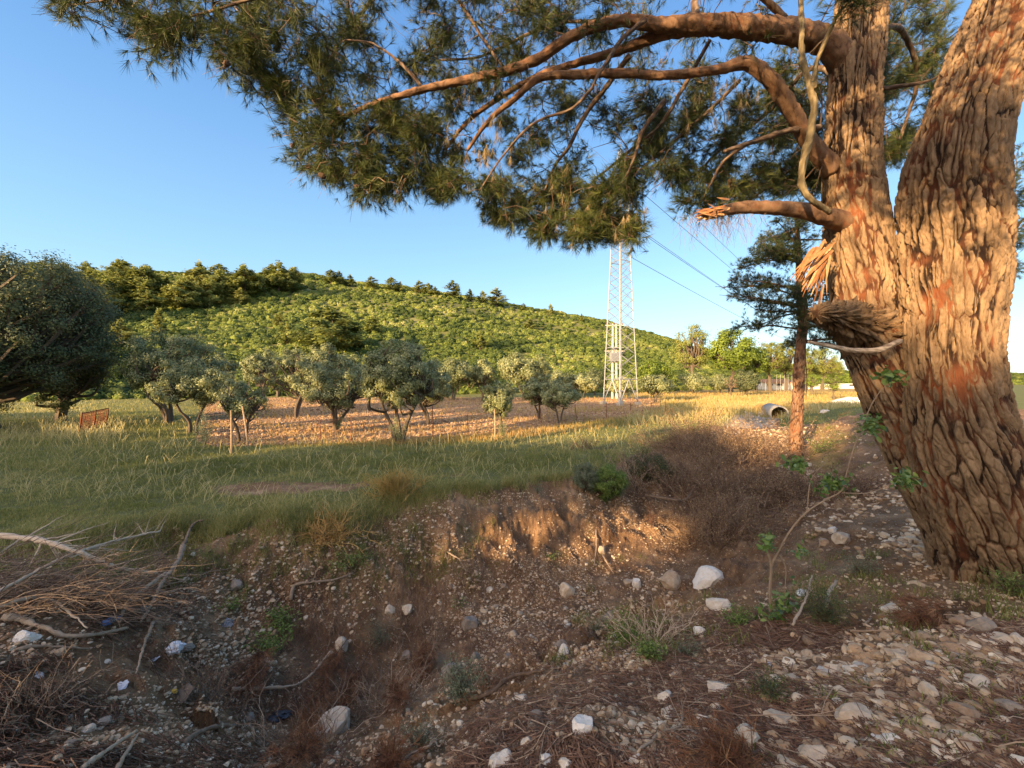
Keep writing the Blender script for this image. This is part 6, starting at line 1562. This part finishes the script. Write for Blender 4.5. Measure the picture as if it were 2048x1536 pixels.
# ------------------------------------------------------------------ litter
def crumple(px, py, s, mat, label, name, cat, flat=.45, seed=1):
    r = np.random.default_rng(seed); p = hit(px, py); Y = p[1]; R_ = s / F * Y * .5; V, Fs = ico(4); V = V * (1 + 1.1 * (fbm(V * 2.2 + seed * 7, 4, seed) - .5))[:, None]; V += (fbm(V * 6 + seed, 2) - .5)[:, None] * .25; V = V * np.array([1, .8, flat]) * R_
    mb = MB(); mb.add(V, Fs, .5 + .4 * (fbm(V * 40, 2) - .5)); o = mb.build(name, M[mat]); o.location = (p[0], Y, ground_at(p[0], Y) + R_ * flat * .4); o.rotation_euler = (.2, .3, seed); tag(o, label, cat)
crumple(349, 1302, 34, 'plastic', 'crumpled white plastic bag on the left slope', 'plastic_bag', 'litter', .6, 3); crumple(302, 1321, 22, 'plastic', 'folded white plastic scrap left of the crumpled bag', 'plastic_scrap', 'litter', .2, 4); crumple(238, 1376, 32, 'plastic', 'torn white plastic sheet piece below the straight stick', 'plastic_scrap', 'litter', .12, 5)
crumple(72, 1352, 22, 'plastic', 'small white feathery plastic scrap at the far left', 'plastic_scrap', 'litter', .2, 6); crumple(347, 1383, 12, 'yellow', 'tiny yellow scrap right of the torn plastic sheet', 'scrap', 'litter', .5, 7); crumple(374, 1302, 26, 'grey_stone', 'grey crumpled paper right of the plastic bag', 'paper_scrap', 'litter', .5, 8)
crumple(558, 1434, 48, 'blackplastic', 'shiny black plastic sheet in the left ditch', 'plastic_sheet', 'litter', .3, 9); crumple(1602, 1188, 22, 'plastic', 'white crumpled litter behind the sapling leaves', 'plastic_scrap', 'litter', .5, 10); crumple(1545, 1330, 20, 'plastic', 'white litter under the sapling leaves', 'plastic_scrap', 'litter', .5, 11)
crumple(455, 1246, 26, 'bottle', 'clear crushed plastic cup in the brush below the bank', 'plastic_cup', 'litter', .5, 12); crumple(1487, 856, 8, 'redplastic', 'tiny red scrap in the weeds near the culvert', 'plastic_scrap', 'litter', .6, 13); crumple(1398, 940, 9, 'plastic', 'tiny white scrap caught in the dry brush', 'plastic_scrap', 'litter', 1.0, 14)
def slate():
    p = hit(360, 1405); mb = MB(); V = np.array([[-.07, 0, 0], [.05, -.02, .01], [.08, .06, .09], [.0, .09, .11], [-.06, .06, .07]]); V2 = V + np.array([0, .012, -.008]); mb.add(np.vstack([V, V2]), [np.array([[0, 1, 2, 3, 4]]), np.array([[9, 8, 7, 6, 5]]), np.array([[i, i + 5, (i + 1) % 5 + 5, (i + 1) % 5] for i in range(5)])], .3)
    o = mb.build('roof_slate', M['grey_stone']); o.location = (p[0], p[1], ground_at(p[0], p[1])); tag(o, 'flat grey broken slate on the left slope', 'slate')
slate()
def bottle():
    p = hit(215, 1250); Y = p[1]; z = ground_at(p[0], Y); e = empty('plastic_bottle', (p[0], Y, z + .035)); q = np.array([[-.09, 0, 0], [-.085, 0, 0], [-.03, 0, 0], [.03, 0, 0], [.06, 0, 0], [.075, 0, 0], [.09, 0, 0]]); q = q @ np.array([[.8, .5, .2], [0, 1, 0], [0, 0, 1]])
    mb = MB(); V, Fs = tube(q, [.02, .034, .035, .033, .028, .014, .012], 20); mb.add(V, Fs); mb.build('body', M['bottle'], e, True); mb = MB(); V, Fs = tube(np.array([q[-1], q[-1] * 1.18]), .016, 14); mb.add(V, Fs); mb.build('cap', M['bluecap'], e)
    mb = MB(); V, Fs = tube(q[2:4], .0357, 20, False); mb.add(V, Fs); mb.build('label', M['bluecap'], e); tag(e, 'clear plastic bottle with blue cap in the brush at the left', 'bottle')
bottle()

lap('p5')
